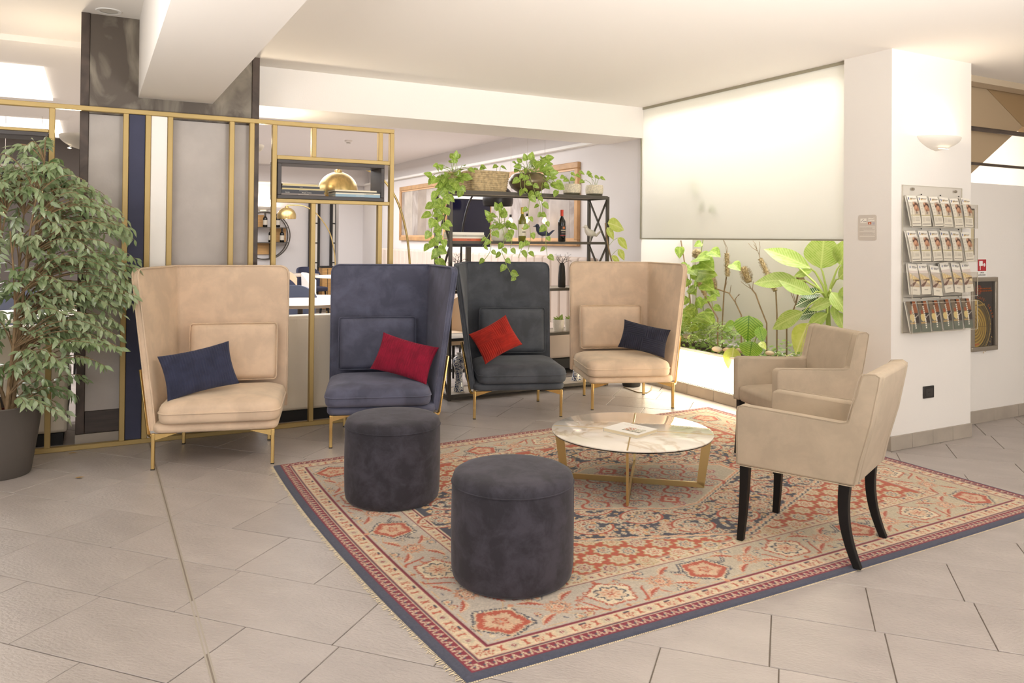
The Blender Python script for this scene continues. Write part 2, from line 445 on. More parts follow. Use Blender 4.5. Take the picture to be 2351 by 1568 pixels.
# sconces: half bowls of plaster
def sconce(label, loc, rz, energy=6, group=None):
    t = thing('wall_sconce', label, 'wall lamp', loc, rz, group)
    def shell(u, v, k=1.0):
        a = PI*u; r = math.sin(PI/2*(1-v)**.8) if v < 1 else 0.0
        r = math.cos(PI/2*v)**.75
        return (.205*k*r*math.cos(a), -.135*k*r*math.sin(a)-.001, -.095*v*k)
    b = MB(); b.grid(lambda u, v: shell(u, v), 32, 10); b.grid(lambda u, v: shell(u, v, .95), 32, 10)
    n = 33
    b.f += [(i, i+1, 33*11+i+1, 33*11+i) for i in range(32)]
    b.obj('bowl', mat('plaster_bowl', '#efe7da', .7), t, smooth=60)
    s = MB().grid(lambda u, v: (.06*(u-.5)*2, -.052-.018*math.cos((u-.5)*3)-.012*v, -.083-.006*v), 10, 2)
    s.obj('lower_slot', mat('lamp_glow', '#fff3dc', .5, emit='#fff0d4', estr=2.2), t)
    bl = MB().lathe([(.004, -.02), (.014, -.012), (.016, 0), (.012, .012), (.003, .018)], 12)
    bl.obj('bulb', mat('bulb_glow', '#ffffff', emit='#ffe6bd', estr=12), t, loc=(0, -.065, -.035), smooth=60)
    l = light('sconce_lamp', 'POINT', (0, -.07, .012), energy, (1, .86, .66), .03); l.parent = t
    return t
sconce('white half bowl sconce above the leaflet rack', (5.2, 3.42, 2.135), 0, 3.0)
sconce('white half bowl sconce on the left side of the steel column', (-.088, 6.32, 2.10), -PI/2, 16)
sconce('white half bowl sconce on the right side of the steel column', (1.056, 6.45, 2.12), PI/2, 20)

# skylight panels of the rear lounge
for y0, y1, lab in ((7.74, 9.46, 'front'), (11.26, 13.0, 'rear')):
    w = struct('window_1' if lab == 'front' else 'window_2', MB().box(-2.6, -.39, y0, y1, 2.80, 2.829), mat('skylight_'+lab, '#ffffff', emit='#fffaf2', estr=1.15))
# recessed downlight
d = thing('downlight', 'round white recessed downlight in the left ceiling', 'ceiling lamp', tuple(at(250, 25, 2, 2.874)))
MB().lathe([(.055, -.004), (.075, -.006), (.08, 0), (.055, 0)], 32, cap0=False, cap1=False).obj('rim', M['white'], d, smooth=50)
MB().lathe([(.055, -.002), (.03, -.001), (.001, -.001)], 32, cap0=False).obj('lens', mat('lens', '#d9d2c6', .3), d, smooth=50)

# frosted screen over the planter niche
g = bpy.data.materials.new('frosted_glass'); g.use_nodes = True; nt = g.node_tree
nt.nodes.remove(nt.nodes['Principled BSDF'])
tr = nt.nodes.new('ShaderNodeBsdfTranslucent'); tr.inputs[0].default_value = (.93, .92, .88, 1)
df = nt.nodes.new('ShaderNodeBsdfDiffuse'); df.inputs[0].default_value = (.92, .90, .86, 1)
rf = nt.nodes.new('ShaderNodeBsdfGlossy'); rf.inputs['Roughness'].default_value = .3; rf.inputs[0].default_value = (.6, .6, .6, 1)
m1 = nt.nodes.new('ShaderNodeMixShader'); m1.inputs[0].default_value = .55
m2 = nt.nodes.new('ShaderNodeMixShader'); m2.inputs[0].default_value = .04
nt.links.new(tr.outputs[0], m1.inputs[1]); nt.links.new(df.outputs[0], m1.inputs[2]); nt.links.new(m1.outputs[0], m2.inputs[1]); nt.links.new(rf.outputs[0], m2.inputs[2])
nt.links.new(m2.outputs[0], nt.nodes['Material Output'].inputs['Surface'])
wf = struct('window_3', MB().box(4.755, 4.785, 3.80, 3.818, 1.405, 2.704).box(4.755, 4.785, 6.188, 6.2, 1.405, 2.704)
            .box(4.755, 4.785, 3.818, 6.188, 1.405, 1.417).box(4.755, 4.785, 3.818, 6.188, 2.682, 2.704), mat('screen_frame', '#a39d88', .45, .3))
MB().box(4.766, 4.772, 3.818, 6.188, 1.417, 2.682).obj('frosted_pane', g, wf)
# ------------------------------------------------------------------ high backed lounge chairs
def rrect(x0, x1, y0, y1, r, n=6):
    pts = []
    for cx, cy, a0 in ((x1-r, y1-r, 0), (x0+r, y1-r, 90), (x0+r, y0+r, 180), (x1-r, y0+r, 270)):
        for i in range(n+1):
            a = math.radians(a0+90*i/n); pts.append((cx+r*math.cos(a), cy+r*math.sin(a)))
    return pts
def cushion_mb(poly, z0, zm, z1, crown, inset=.02):
    """upholstered block: boxed side up to zm, domed top to z1 + crown"""
    n = len(poly); cx = sum(p[0] for p in poly)/n; cy = sum(p[1] for p in poly)/n
    b = MB()
    rings = [(.965, z0), (.99, z0+.012), (1.0, (z0+zm)/2), (1.0, zm), (1.0, zm+.004), (.993, zm+(z1-zm)*.45), (.965, zm+(z1-zm)*.82), (.92, z1), (.8, z1+crown*.45), (.6, z1+crown*.75), (.35, z1+crown*.95), (.1, z1+crown)]
    for s, z in rings:
        for p in poly: b.v.append((cx+(p[0]-cx)*s, cy+(p[1]-cy)*s, z))
    for k in range(len(rings)-1):
        for i in range(n): b.f.append((k*n+i, k*n+(i+1) % n, (k+1)*n+(i+1) % n, (k+1)*n+i))
    b.f.append(tuple(reversed(range(n)))); b.f.append(tuple((len(rings)-1)*n+i for i in range(n)))
    return b
def lounge_chair(label, loc, rz, m, fabric, group):
    t = thing('lounge_chair', label, 'armchair', (loc[0], loc[1], 0), rz, group)
    fx = lambda P: [(p[0]*m, p[1]) for p in P]
    # platform and seat cushion
    b = MB().prism(fx(rrect(-.372, .352, -.318, .40, .06)), .215, .272)
    b.obj('platform', fabric, t, bevel=.022, seg=4)
    sp = fx(rrect(-.385, .318, -.352, .29, .075, 8))
    c = cushion_mb(sp, .276, .335, .392, .036).obj('seat_cushion', fabric, t, smooth=70)
    MB().tube([(p[0]*1.002, p[1]*1.002, .337) for p in sp], .0055, 6, closed=True).obj('piping', fabric, c, smooth=60)
    # shell: back panel, soft corner and one wing flaring outward to the top
    def base(s):
        if s < .56: return None
    W_B = .735; R_C = .05
    def plan(s, k):
        """s 0..1 from free edge of the back to front edge of the wing; k 0 bottom .. 1 top"""
        bx0 = -.385; by = .355+.062*k; cx = .335+.025*k
        fx_, fy = .352+.135*k, -.268+.075*k
        Lb = cx-bx0; Lw = math.hypot(fx_-cx, fy-by); tot = Lb+Lw; d = s*tot
        r = .045
        def seg(d):
            if d <= Lb: return Vector((bx0+d, by, 0))
            e = (d-Lb)/Lw; return Vector((cx+(fx_-cx)*e, by+(fy-by)*e, 0))
        if abs(d-Lb) < r:
            u = (d-Lb+r)/(2*r); a, q, c_ = seg(Lb-r), seg(Lb), seg(Lb+r)
            return a*(1-u)**2 + q*2*u*(1-u) + c_*u*u
        return seg(d)
    NS, NT = 46, 16; ZB, ZT, TH = .225, 1.193, .042
    def pt(u, v, off):
        k = v; rr = .055; tot = 1.33
        e = min(u, 1-u)*tot; red = rr-math.sqrt(max(0, rr*rr-(rr-e)**2)) if e < rr else 0
        z = ZB+(ZT-ZB-red)*v; kk = (z-ZB)/(ZT-ZB)
        e1 = plan(min(1, u+.01), kk)-plan(max(0, u-.01), kk)
        nrm = Vector((e1.y, -e1.x, 0)).normalized()      # points inward (to the sitter)
        q = plan(u, kk)+nrm*off; return Vector((q.x*m, q.y, z))
    us = [0, .004, .012, .025, .04]+[.04+.92*i/(NS-10) for i in range(1, NS-10)]+[.96, .975, .988, .996, 1]
    NS = len(us)-1
    b = MB()
    for off in (TH/2, -TH/2):
        for j in range(NT+1):
            for i in range(NS+1):
                e = off*(1 if 0 < i < NS and j < NT else .6); b.v.append(tuple(pt(us[i], j/NT, e)))
    w = NS+1; h = (NT+1)*w
    for j in range(NT):
        for i in range(NS):
            a = j*w+i; b.f.append((a, a+1, a+w+1, a+w)); b.f.append((h+a, h+a+w, h+a+w+1, h+a+1))
    for i in range(NS):
        b.f.append((i, h+i, h+i+1, i+1)); a = NT*w+i; b.f.append((a, a+1, h+a+1, h+a))
    for j in range(NT):
        a = j*w; b.f.append((a, a+w, h+a+w, h+a)); a = j*w+NS; b.f.append((a, h+a, h+a+w, a+w))
    sh = b.obj('back_shell', fabric, t, smooth=60)
    for off in (TH/2-.004, -TH/2+.004):
        rim = [pt(0, j/NT, off) for j in range(NT+1)]+[pt(u, 1, off) for u in us[1:-1]]+[pt(1, j/NT, off) for j in range(NT, -1, -1)]
        MB().tube(rim, .0055, 6).obj('piping', fabric, sh, smooth=60)
    seam = [pt(.735/1.375, v/10, TH/2) for v in range(2, 11)]
    MB().tube(seam, .0025, 5).obj('seam', fabric, sh, smooth=60)
    # lumbar cushion leaning on the back
    def pil(u, v, sgn):
        X = 2*u-1; Y = 2*v-1; e = ((1-X**8)*(1-Y**8)); k = max(0, e)**.5
        return (X*.285*(1-.012*Y*Y), Y*.193*(1-.012*X*X), sgn*(.022+.036*k*(1-.25*(X*X+Y*Y)/2)) if k > 0 else 0)
    b = MB(); b.grid(lambda u, v: pil(u, v, 1), 26, 18); b.grid(lambda u, v: pil(u, v, -1), 26, 18)
    H_ = 27*19; ed = [i for i in range(27)]+[j*27+26 for j in range(1, 19)]+[18*27+i for i in range(25, -1, -1)]+[j*27 for j in range(17, 0, -1)]
    b.f += [(ed[i], ed[(i+1) % len(ed)], H_+ed[(i+1) % len(ed)], H_+ed[i]) for i in range(len(ed))]
    lc = b.obj('lumbar_cushion', fabric, t, smooth=75, loc=(-.04*m, .272, .617), rot=(R(90-6), 0, 0))
    rp = rrect(-.281, .281, -.19, .19, .02, 4)
    MB().tube([(p[0], p[1], .022) for p in rp], .005, 6, closed=True).tube([(p[0], p[1], -.022) for p in rp], .005, 6, closed=True).obj('piping', fabric, lc, smooth=60)
    # legs: square brass tubes, the wing side one runs up the outside of the wing
    for x, y in ((-.343, -.297), (.343, -.297), (.275, .291), (-.275, .291)):
        b = MB().box(x*m-.0105, x*m+.0105, y-.0105, y+.0105, .004, .216)
        lg = b.obj('leg', M['gold_leg'], t, bevel=.003)
        MB().box(x*m-.011, x*m+.011, y-.011, y+.011, 0, .004).obj('glide', M['dark'], lg)
        if y < 0:
            sg = 1 if x > 0 else -1
            MB().prism([(x*m-sg*m*.0105, .2135), (x*m-sg*m*.135, .2135), (x*m-sg*m*.0105, .176)], y-.008, y+.008, 1).obj('bracket', M['gold_leg'], lg)
    q0 = Vector((.374*m, -.275, .205)); q1 = Vector((.438*m, -.205, .585))
    MB().bar((.350*m, -.297, .20), q0, .019, .016).bar(q0, q1, .019, .012).obj('wing_rail', M['gold_leg'], t, bevel=.002)
    return t
R = math.radians
chairs = [
 lounge_chair('beige velvet high back lounge chair with navy pillow, beside the potted fig', (.742, 5.331), -.272, -1, M['beige_velvet'], 'high back lounge chairs'),
 lounge_chair('blue grey velvet high back lounge chair with crimson pillow', (1.826, 5.322), -.317, 1, M['navy_velvet'], 'high back lounge chairs'),
 lounge_chair('dark grey blue velvet high back lounge chair with bright red pillow', (3.042, 5.65), -.331, -1, mat('grey_blue_velvet', '#4c4f55', .85, var=.22, vscale=5, vdist=.35, detail=10, nrough=.62, vlo=.42, vhi=.62, sheen=.5, bump=.06, bscale=350), 'high back lounge chairs'),
 lounge_chair('beige velvet high back lounge chair with navy pillow, beside the planter niche', (4.056, 5.51), -.357, 1, M['beige_velvet'], 'high back lounge chairs')]

# ------------------------------------------------------------------ corduroy throw pillows
def cord_mat(name, col):
    m = mat(name, col, .9, sheen=.5, var=.17, vscale=16, detail=8, vlo=.36, vhi=.64, bump=.15, bscale=500); return m
def throw_pillow(label, loc, rot, w, h, t_, material, quad=False, puff=.5):
    o = thing('throw_pillow', label, 'pillow', loc)
    o.rotation_euler = rot
    NU, NV = 132, 84
    def f(u, v, s):
        X = 2*u-1; Y = 2*v-1
        k = (max(0, 1-abs(X)**2.6)*max(0, 1-abs(Y)**2.6))**.55
        if quad: rib = math.sin((X*w/2/.0052 if (X*Y > 0) else Y*h/2/.0052)*2) 
        else: rib = math.sin(X*w/2/.0052*2)
        px = X*w/2*(1-.07*(1-Y*Y)*abs(X)**2); py = Y*h/2*(1-.09*(1-X*X)*abs(Y)**2)
        edge = min(1, 12*min(1-abs(X), 1-abs(Y)))
        return (px, py, s*(t_/2*k+.0032*rib*edge))
    b = MB(); b.grid(lambda u, v: f(u, v, 1), NU, NV)
    b.obj('front_cover', material, o, smooth=179)
    b = MB(); b.grid(lambda u, v: f(u, v, -1), 44, 28)
    b.obj('back_cover', material, o, smooth=179)
    return o
navy_cord = cord_mat('navy_corduroy', '#34384f'); red_cord = cord_mat('red_corduroy', '#a62415'); crim_cord = cord_mat('crimson_corduroy', '#8e0f30'); ink_cord = cord_mat('ink_corduroy', '#2a2b3a')
def face(loc, az, tilt, roll):
    """pillow facing azimuth az (deg, world), leaning back by tilt, rolled in its plane"""
    Mx = Matrix.Rotation(R(az), 3, 'Z') @ Matrix.Rotation(R(90-tilt), 3, 'X') @ Matrix.Rotation(R(roll), 3, 'Z')
    return Mx.to_euler()
PIL = [
 ('navy corduroy pillow on the beige chair by the fig', at(457, 850, 1, 5.22), face(0, 2, 22, 10), .43, .285, .11, navy_cord, False),
 ('crimson corduroy pillow on the blue grey chair', at(929, 822, 1, 5.16), face(0, -34, 22, -14), .42, .27, .11, crim_cord, False),
 ('bright red patchwork corduroy pillow on the dark grey blue chair', at(1138, 779, 1, 5.50), face(0, -18, 20, 27), .34, .27, .12, red_cord, True),
 ('navy patchwork corduroy pillow on the beige chair by the planter', at(1479, 777, 1, 5.33), face(0, -38, 22, -12), .40, .25, .11, ink_cord, True)]
for p in PIL: throw_pillow(p[0], p[1], p[2], p[3], p[4], p[5], p[6], p[7])

# ------------------------------------------------------------------ poufs
def pouf(label, x, y, rz):
    t = thing('pouf', label, 'pouf', (x, y, .009), rz, 'round velvet poufs')
    r, h = .253, .438
    MB().lathe([(r*.93, .004), (r*.975, .018), (r*.995, .05), (r*1.004, .14), (r*1.006, .24), (r*1.0, h-.075), (r*.996, h-.048)], 64).obj('side_cover', M['pouf_velvet'], t, smooth=60)
    MB().lathe([(r*.996, h-.0475), (r*.992, h-.032), (r*.965, h-.014), (r*.90, h-.004), (r*.75, h+.003), (r*.4, h+.007), (r*.02, h+.008)], 64).obj('top_cover', M['pouf_velvet'], t, smooth=60)
    MB().tube([(r*1.0*math.cos(a*PI/32), r*1.0*math.sin(a*PI/32), h-.0478) for a in range(64)], .0032, 6, closed=True).obj('piping', M['pouf_velvet'], t, smooth=60)
    MB().lathe([(r*.90, 0), (r*.90, .006)], 48).obj('base_disc', M['dark'], t)
    MB().box(-.0012, .0012, -r*1.007, -r*1.003, .03, h-.06).obj('side_seam', M['pouf_velvet'], t)
    return t
pouf('slate velvet pouf in front of the blue grey chair, left one of two', 1.432, 4.005, 2.1)
pouf('slate velvet pouf nearest the viewer on the rug, right one of two', 1.549, 2.863, .9)

# ------------------------------------------------------------------ coffee table
def marble():
    m = bpy.data.materials.new('marble_print'); m.use_nodes = True; nt = m.node_tree; b = nt.nodes['Principled BSDF']; L = nt.links
    tc = nt.nodes.new('ShaderNodeTexCoord'); n1 = nt.nodes.new('ShaderNodeTexNoise'); n1.inputs['Scale'].default_value = 2.6; n1.inputs['Detail'].default_value = 6; n1.inputs['Distortion'].default_value = 1.2
    L.new(tc.outputs['Object'], n1.inputs['Vector'])
    sub = nt.nodes.new('ShaderNodeMath'); sub.operation = 'SUBTRACT'; sub.inputs[1].default_value = .5; L.new(n1.outputs['Fac'], sub.inputs[0])
    ab = nt.nodes.new('ShaderNodeMath'); ab.operation = 'ABSOLUTE'; L.new(sub.outputs[0], ab.inputs[0])
    cr = nt.nodes.new('ShaderNodeValToRGB'); e = cr.color_ramp.elements
    e[0].position = 0; e[0].color = (*lin('#d6c6b0'), 1); e[1].position = .04; e[1].color = (*lin('#f3eadc'), 1)
    k = cr.color_ramp.elements.new(.018); k.color = (*lin('#e2d3be'), 1); k = cr.color_ramp.elements.new(.2); k.color = (*lin('#f8f1e6'), 1)
    L.new(ab.outputs[0], cr.inputs[0]); L.new(cr.outputs[0], b.inputs['Base Color'])
    b.inputs['Roughness'].default_value = .12; b.inputs['Coat Weight'].default_value = 1; b.inputs['Coat Roughness'].default_value = .015; b.inputs['Coat IOR'].default_value = 1.42; b.inputs['Specular IOR Level'].default_value = .25
    return m
def coffee_table():
    t = thing('coffee_table', 'round marble topped coffee table with crossed gold frame on the rug', 'coffee table', (2.733, 3.626, .009))
    r, h = .457, .302
    MB().lathe([(r-.004, h-.008), (r, h-.006), (r, h-.001), (r-.002, h)], 96).obj('table_top', marble(), t, smooth=40)
    MB().lathe([(r-.0035, h-.0125), (r-.001, h-.0085)], 96).obj('under_glass', mat('black_edge', '#1c1a18', .2), t, smooth=40)
    def U(az):
        g = MB()
        for s in (1, -1):
            g.add([(s*.405, -.006, .004), (s*.365, -.006, .03), (s*.395, -.006, h-.013), (s*.447, -.006, h-.013), (s*.405, .006, .004), (s*.365, .006, .03), (s*.395, .006, h-.013), (s*.447, .006, h-.013)],
                  [(0, 1, 2, 3), (7, 6, 5, 4), (0, 4, 5, 1), (1, 5, 6, 2), (2, 6, 7, 3), (3, 7, 4, 0)])
        g.box(-.405, .405, -.006, .006, .002, .031)
        f = g.obj('crossed_frame', M['gold_t'], t, rot=(0, 0, R(az)))
        MB().box(-.45, .45, -.004, .004, h, h+.0008).obj('gold_inlay', M['gold_t'], f)
        for s in (1, -1): MB().lathe([(.008, -.001), (.008, .003)], 10, Matrix.Translation((s*.34, 0, 0))).obj('glide', M['dark'], f)
    M['gold_t'] = mat('champagne_metal', '#cdb47c', .32, .85)
    U(-40); U(50.2)
coffee_table()
def book_on_table():
    c = at(1447, 986, 2, .325)
    t = thing('art_book', 'white paperback art book with a street photo, lying on the coffee table', 'book', (c.x, c.y, .3125))
    a = at(1381, 988, 2, .325); b_ = at(1449, 1003, 2, .325)
    rz = math.atan2(b_.y-a.y, b_.x-a.x); t.rotation_euler = (0, 0, rz)
    w, h = .235, .20
    MB().box(-w/2+.003, w/2-.003, -h/2+.003, h/2-.003, .0015, .0175).obj('page_block', mat('page_edges', '#e6d6b4', .8), t)
    MB().box(-w/2, w/2, -h/2, h/2, 0, .0012).box(-w/2, -w/2+.0012, -h/2, h/2, .0012, .0178).box(-w/2, w/2, -h/2, h/2, .0178, .019).obj('cover', M['paper'], t)
    def fn(u, v):
        c = np.ones(u.shape+(3,))*hexa('f6f2ea')
        r = np.random.RandomState(2)
        n = r.rand(40, 40)[(u*39).astype(int), (v*39).astype(int)]
        ph = (u > .42) & (u < .92) & (v > .20) & (v < .62)
        edge = n > .25+1.2*np.maximum(0, v-.5)*3
        c[ph & edge] = hexa('8f8a72'); c[ph & edge & (n > .6)] = hexa('d8d0b8'); c[ph & (u < .64) & (v > .3) & (n > .45)] = hexa('c26a3a'); c[ph & (v < .26)] = hexa('6d6a58')
        t1 = (v > .80) & (v < .85) & (u > .12) & (u < .75) & (np.sin(u*130) > -.3); c[t1] = hexa('d9c9b8')
        t2 = (v > .70) & (v < .73) & (u > .2) & (u < .7) & (np.sin(u*210) > -.2); c[t2] = hexa('cdbfb0')
        return c
    me = print_mesh('cover_print', w, h, 70, 60, fn); link('cover_print', me, M['print'], t, loc=(0, 0, .0193))
book_on_table()

# ------------------------------------------------------------------ armchairs with black legs
def armchair(label, x, y, rz):
    t = thing('armchair', label, 'armchair', (x, y, .009), rz, 'cream suede armchairs')
    fab = M['suede']; W_ = .262
    # side outline (y, z): front is -y
    prof = [(-.272, .352), (-.272, .60), (-.266, .622), (-.245, .630), (.195, .615), (.222, .622), (.272, .818), (.285, .832), (.335, .838), (.355, .826), (.35, .79), (.318, .62), (.275, .46), (.252, .352)]
    for s in (1, -1):
        b = MB().prism(prof, s*W_, s*(W_-.058), 0)
        p = b.obj('side_panel', fab, t, bevel=.011, seg=3)
        MB().tube([(s*(W_+.0005), q[0]*.985, q[1]) for q in prof], .0022, 5, closed=True).obj('seam', fab, p, smooth=60)
    bp = [(.222, .42), (.225, .622), (.275, .818), (.285, .832), (.335, .838), (.355, .826), (.35, .79), (.318, .62), (.275, .46), (.252, .352), (.2, .352)]
    MB().prism(bp, -W_+.0585, W_-.0585, 0).obj('back_panel', fab, t, bevel=.011, seg=3)
    sp = rrect(-W_+.059, W_-.059, -.268, .2, .02, 4)
    cushion_mb(sp, .353, .42, .447, .022).obj('seat', fab, t, smooth=70)
    for s in (1, -1):
        b = MB(); n = 8
        for i in range(n+1):
            k = i/n; z = .351*(1-k); w = .021-.006*k; yy = -.238-.018*k*k
            b.v += [(s*.224-w+s*.012*k, yy-w, z), (s*.224+w+s*.012*k, yy-w, z), (s*.224+w+s*.012*k, yy+w, z), (s*.224-w+s*.012*k, yy+w, z)]
        for i in range(n):
            for j in range(4): b.f.append((i*4+j, i*4+(j+1) % 4, (i+1)*4+(j+1) % 4, (i+1)*4+j))
        b.f += [(3, 2, 1, 0), tuple(n*4+j for j in range(4))]
        b.obj('leg', M['wood_black'], t, bevel=.003)
        b = MB()
        for i in range(n+1):
            k = i/n; z = .351*(1-k); w = .023-.007*k; yy = .205-.012*math.sin(PI*k)+.052*k**2.2
            b.v += [(s*.226-w, yy-w, z), (s*.226+w, yy-w, z), (s*.226+w, yy+w, z), (s*.226-w, yy+w, z)]
        for i in range(n):
            for j in range(4): b.f.append((i*4+j, i*4+(j+1) % 4, (i+1)*4+(j+1) % 4, (i+1)*4+j))
        b.f += [(3, 2, 1, 0), tuple(n*4+j for j in range(4))]
        b.obj('leg', M['wood_black'], t, bevel=.003)
    return t
armchair('cream suede armchair nearest the viewer, seen from behind on the rug', 2.992, 2.57, 3.557)
armchair('cream suede armchair behind the nearer one, facing the coffee table', 3.921, 3.528, -1.847)
# ------------------------------------------------------------------ the oriental rug: every knot row is a row of coloured points
def rug():
    L, D = 3.52, 2.70; NX, NY = 800, 614
    S, T = np.meshgrid(np.linspace(0, L, NX+1), np.linspace(0, D, NY+1))
    dx = L/NX
    NAVY, RED, WINE, CREAM, GREY, TAN, INK, PALE, ROSE = [hexa(c) for c in ('3f4458', 'b24f3c', '7c2336', 'd6c3a4', 'b3ad9e', 'bf9c6e', '3a3d4c', 'dccdb0', 'cf8f70')]
    C = np.ones(S.shape+(3,))*GREY
    rs = np.random.RandomState(5)
    dE, dF = L-S+.026, D-T+.036
    d = np.minimum(np.minimum(S, dE), np.minimum(T, dF))
    horiz = np.minimum(T, dF) <= np.minimum(S, dE)          # long sides
    along = np.where(horiz, S-L/2, T-D/2)
    C[d < .038] = NAVY
    C[(d >= .038) & (d < .048)] = WINE
    C[(d >= .040) & (d < .0425)] = RED
    saw = (d >= .048) & (d < .085)
    ph = np.mod(along, .034)/.034; q = (d-.048)/.037
    C[saw] = WINE
    tooth = saw & (np.abs(ph-.5)*2 < .95-.95*q) & (np.abs(ph-.5)*2 > .35-.6*q+.12*np.sin(q*19))
    C[tooth] = CREAM*.95
    C[saw & (q > .3) & (q < .5) & (ph < .25)] = NAVY
    C[(d >= .085) & (d < .089)] = CREAM; C[(d >= .089) & (d < .093)] = INK*1.1; C[(d >= .093) & (d < .096)] = CREAM; C[(d >= .096) & (d < .100)] = WINE
    def guard(a, b, per):
        C[(d >= a) & (d < b)] = CREAM
        w = b-a; mid = (a+b)/2; k = np.mod(along, per)/per; dd = (d-mid)/w
        z = (d >= a) & (d < b)
        # quatrefoil, paired leaves and a small flower in turn
        r1 = np.hypot((k-.25)*per, dd*w)
        C[z & (r1 < .36*w)] = PALE*.90
        C[z & (r1 < .14*w)] = WINE; C[z & (r1 < .055*w)] = PALE
        C[z & (r1 < .2*w) & ((np.abs((k-.25)*per) < .02*w) | (np.abs(dd) < .02))] = PALE
        r2 = np.hypot((k-.75)*per, (dd+.02)*w)
        an = np.arctan2(dd*w, (k-.75)*per)
        C[z & (r2 < (.30+.09*np.cos(an*5))*w)] = RED*.95+.02; C[z & (r2 < (.21+.07*np.cos(an*5))*w)] = CREAM; C[z & (r2 < .09*w)] = RED
        C[z & (np.abs(dd-.30) < .07) & (np.abs(k-.75) < .07)] = INK
        for c0, sg in ((.06, 1), (.46, -1), (.54, 1), (.95, -1)):
            arc = np.hypot((k-c0)*per-sg*.12*w, dd*w*.9)
            C[z & (np.abs(arc-.27*w) < .055*w) & (np.sign((k-c0))*sg < .5) & (sg*(k-c0) < .05)] = RED
    guard(.100, .160, .195)
    C[(d >= .160) & (d < .164)] = WINE; C[(d >= .164) & (d < .167)] = CREAM; C[(d >= .167) & (d < .172)] = WINE*.9
    inb = (d >= .172) & (d < .425)
    tint = np.clip((S-.4)/1.6, 0, 1)[..., None]
    base = hexa('bdb3a6')*(1-tint)+hexa('c0b59c')*tint
    C[inb] = base[inb]
    # ---- stamps in the local frame of a motif: (a along the border, b across, outward negative)
    def win(cx, cy, r):
        i0, i1 = max(0, int((cx-r)/dx)), min(NX+1, int((cx+r)/dx)+2); j0, j1 = max(0, int((cy-r)/dx)), min(NY+1, int((cy+r)/dx)+2)
        return slice(j0, j1), slice(i0, i1)
    def local(cx, cy, ang, r):
        sl = win(cx, cy, r); X = S[sl]-cx; Y = T[sl]-cy; c, s_ = math.cos(ang), math.sin(ang)
        return sl, X*c+Y*s_, -X*s_+Y*c
    jit = rs.normal(0, .0016, S.shape)
    def rosette(cx, cy, R0, cols, n=8, ang=0):
        sl, a, b = local(cx, cy, ang, R0*1.3); r = np.hypot(a, b)+jit[sl]; th = np.arctan2(b, a); P = C[sl]
        for k, c in cols: P[r < R0*k*(1+.14*np.cos(n*th))] = c
    def palmette(cx, cy, ang, R0, red):
        sl, a, b = local(cx, cy, ang, R0*2.1); P = C[sl]; j = jit[sl]*1.6
        th = np.arctan2(b, a*.92); r = np.hypot(a*.92, b)+j
        lob = 1+.09*np.cos(5*(th-PI/2))+.035*np.cos(10*(th-PI/2)+.6)
        if red:
            P[r < R0*lob*1.10] = CREAM*.97
            out = (np.abs(r-R0*lob*1.14) < .0042) & (np.sin(th*38) > -.75); P[out] = INK
            P[r < R0*lob*.98] = RED
            star = .70+.10*np.cos(5*(th-PI/2))+.06*np.sin(th*25)
            P[r < R0*star*.98] = CREAM*np.array([.97, .9, .88])
            P[(np.abs(r-R0*(.24+.07*np.cos(5*th))) < .0045)] = RED; P[r < R0*.09] = GREY
            P[np.abs(r-R0*.11) < .004] = ROSE
        else:
            P[r < R0*lob*1.10] = RED
            P[(r < R0*lob*1.10) & (r > R0*lob*1.02) & (np.sin(th*30) > .6)] = base[sl][(r < R0*lob*1.10) & (r > R0*lob*1.02) & (np.sin(th*30) > .6)]
            P[r < R0*lob*.97] = PALE*1.02
            star = .52+.24*np.abs(np.cos(4*th))
            P[np.abs(r-R0*star*.95) < .0042] = INK
            P[(r < R0*star*.90)] = PALE*np.array([1., .95, .93])
            P[(r < R0*.42) & (np.cos(8*th) > .25)] = ROSE; P[r < R0*.14] = RED; P[r < R0*.06] = PALE
        # sprouts at top and sides
        for sx in (1, -1):
            P[(np.hypot(a*sx-R0*1.05, b-R0*.55) < R0*.13)] = (INK*1.5 if red else RED)
            P[(np.hypot(a*sx-R0*1.05, b-R0*.55) < R0*.08)] = PALE
        P[(np.abs(a) < .008) & (b > R0*1.05) & (b < R0*1.5)] = (PALE if red else RED)
        P[np.hypot(a, b-R0*1.5) < R0*.14] = ROSE; P[np.hypot(a, b+R0*1.32) < R0*.12] = (PALE if red else RED)
    def curve(pts, w, col, edge=None):
        P0 = np.array(pts); 
        for i in range(len(P0)-1):
            (x0, y0), (x1, y1) = P0[i], P0[i+1]; l = math.hypot(x1-x0, y1-y0)+1e-9; ww = w*(1-.6*i/len(P0))
            sl = win((x0+x1)/2, (y0+y1)/2, l/2+ww*2); X, Y = S[sl], T[sl]
            t_ = np.clip(((X-x0)*(x1-x0)+(Y-y0)*(y1-y0))/l**2, 0, 1); r = np.hypot(X-x0-t_*(x1-x0), Y-y0-t_*(y1-y0))+jit[sl]*.6
            if edge is not None: C[sl][(r < ww+.004) & (r >= ww*.8)] = edge
            C[sl][r < ww] = col
    def leaf(cx, cy, ang, l, col=RED):
        sl, a, b = local(cx, cy, ang, l*.75); P = C[sl]; u = (a/l+.5)
        ok = (u > 0) & (u < 1); bb = b-.16*l*np.sin(PI*np.clip(u, 0, 1))
        wd = .13*l*np.sin(PI*np.clip(u, 0, 1))**.8*(1+.3*np.sin(u*40))
        P[ok & (np.abs(bb) < wd)] = PALE
        P[ok & (bb < -.15*wd) & (bb > -wd*1.35)] = col
        P[ok & (np.abs(bb-.4*wd) < .004) & (np.sin(u*60) > 0)] = ROSE
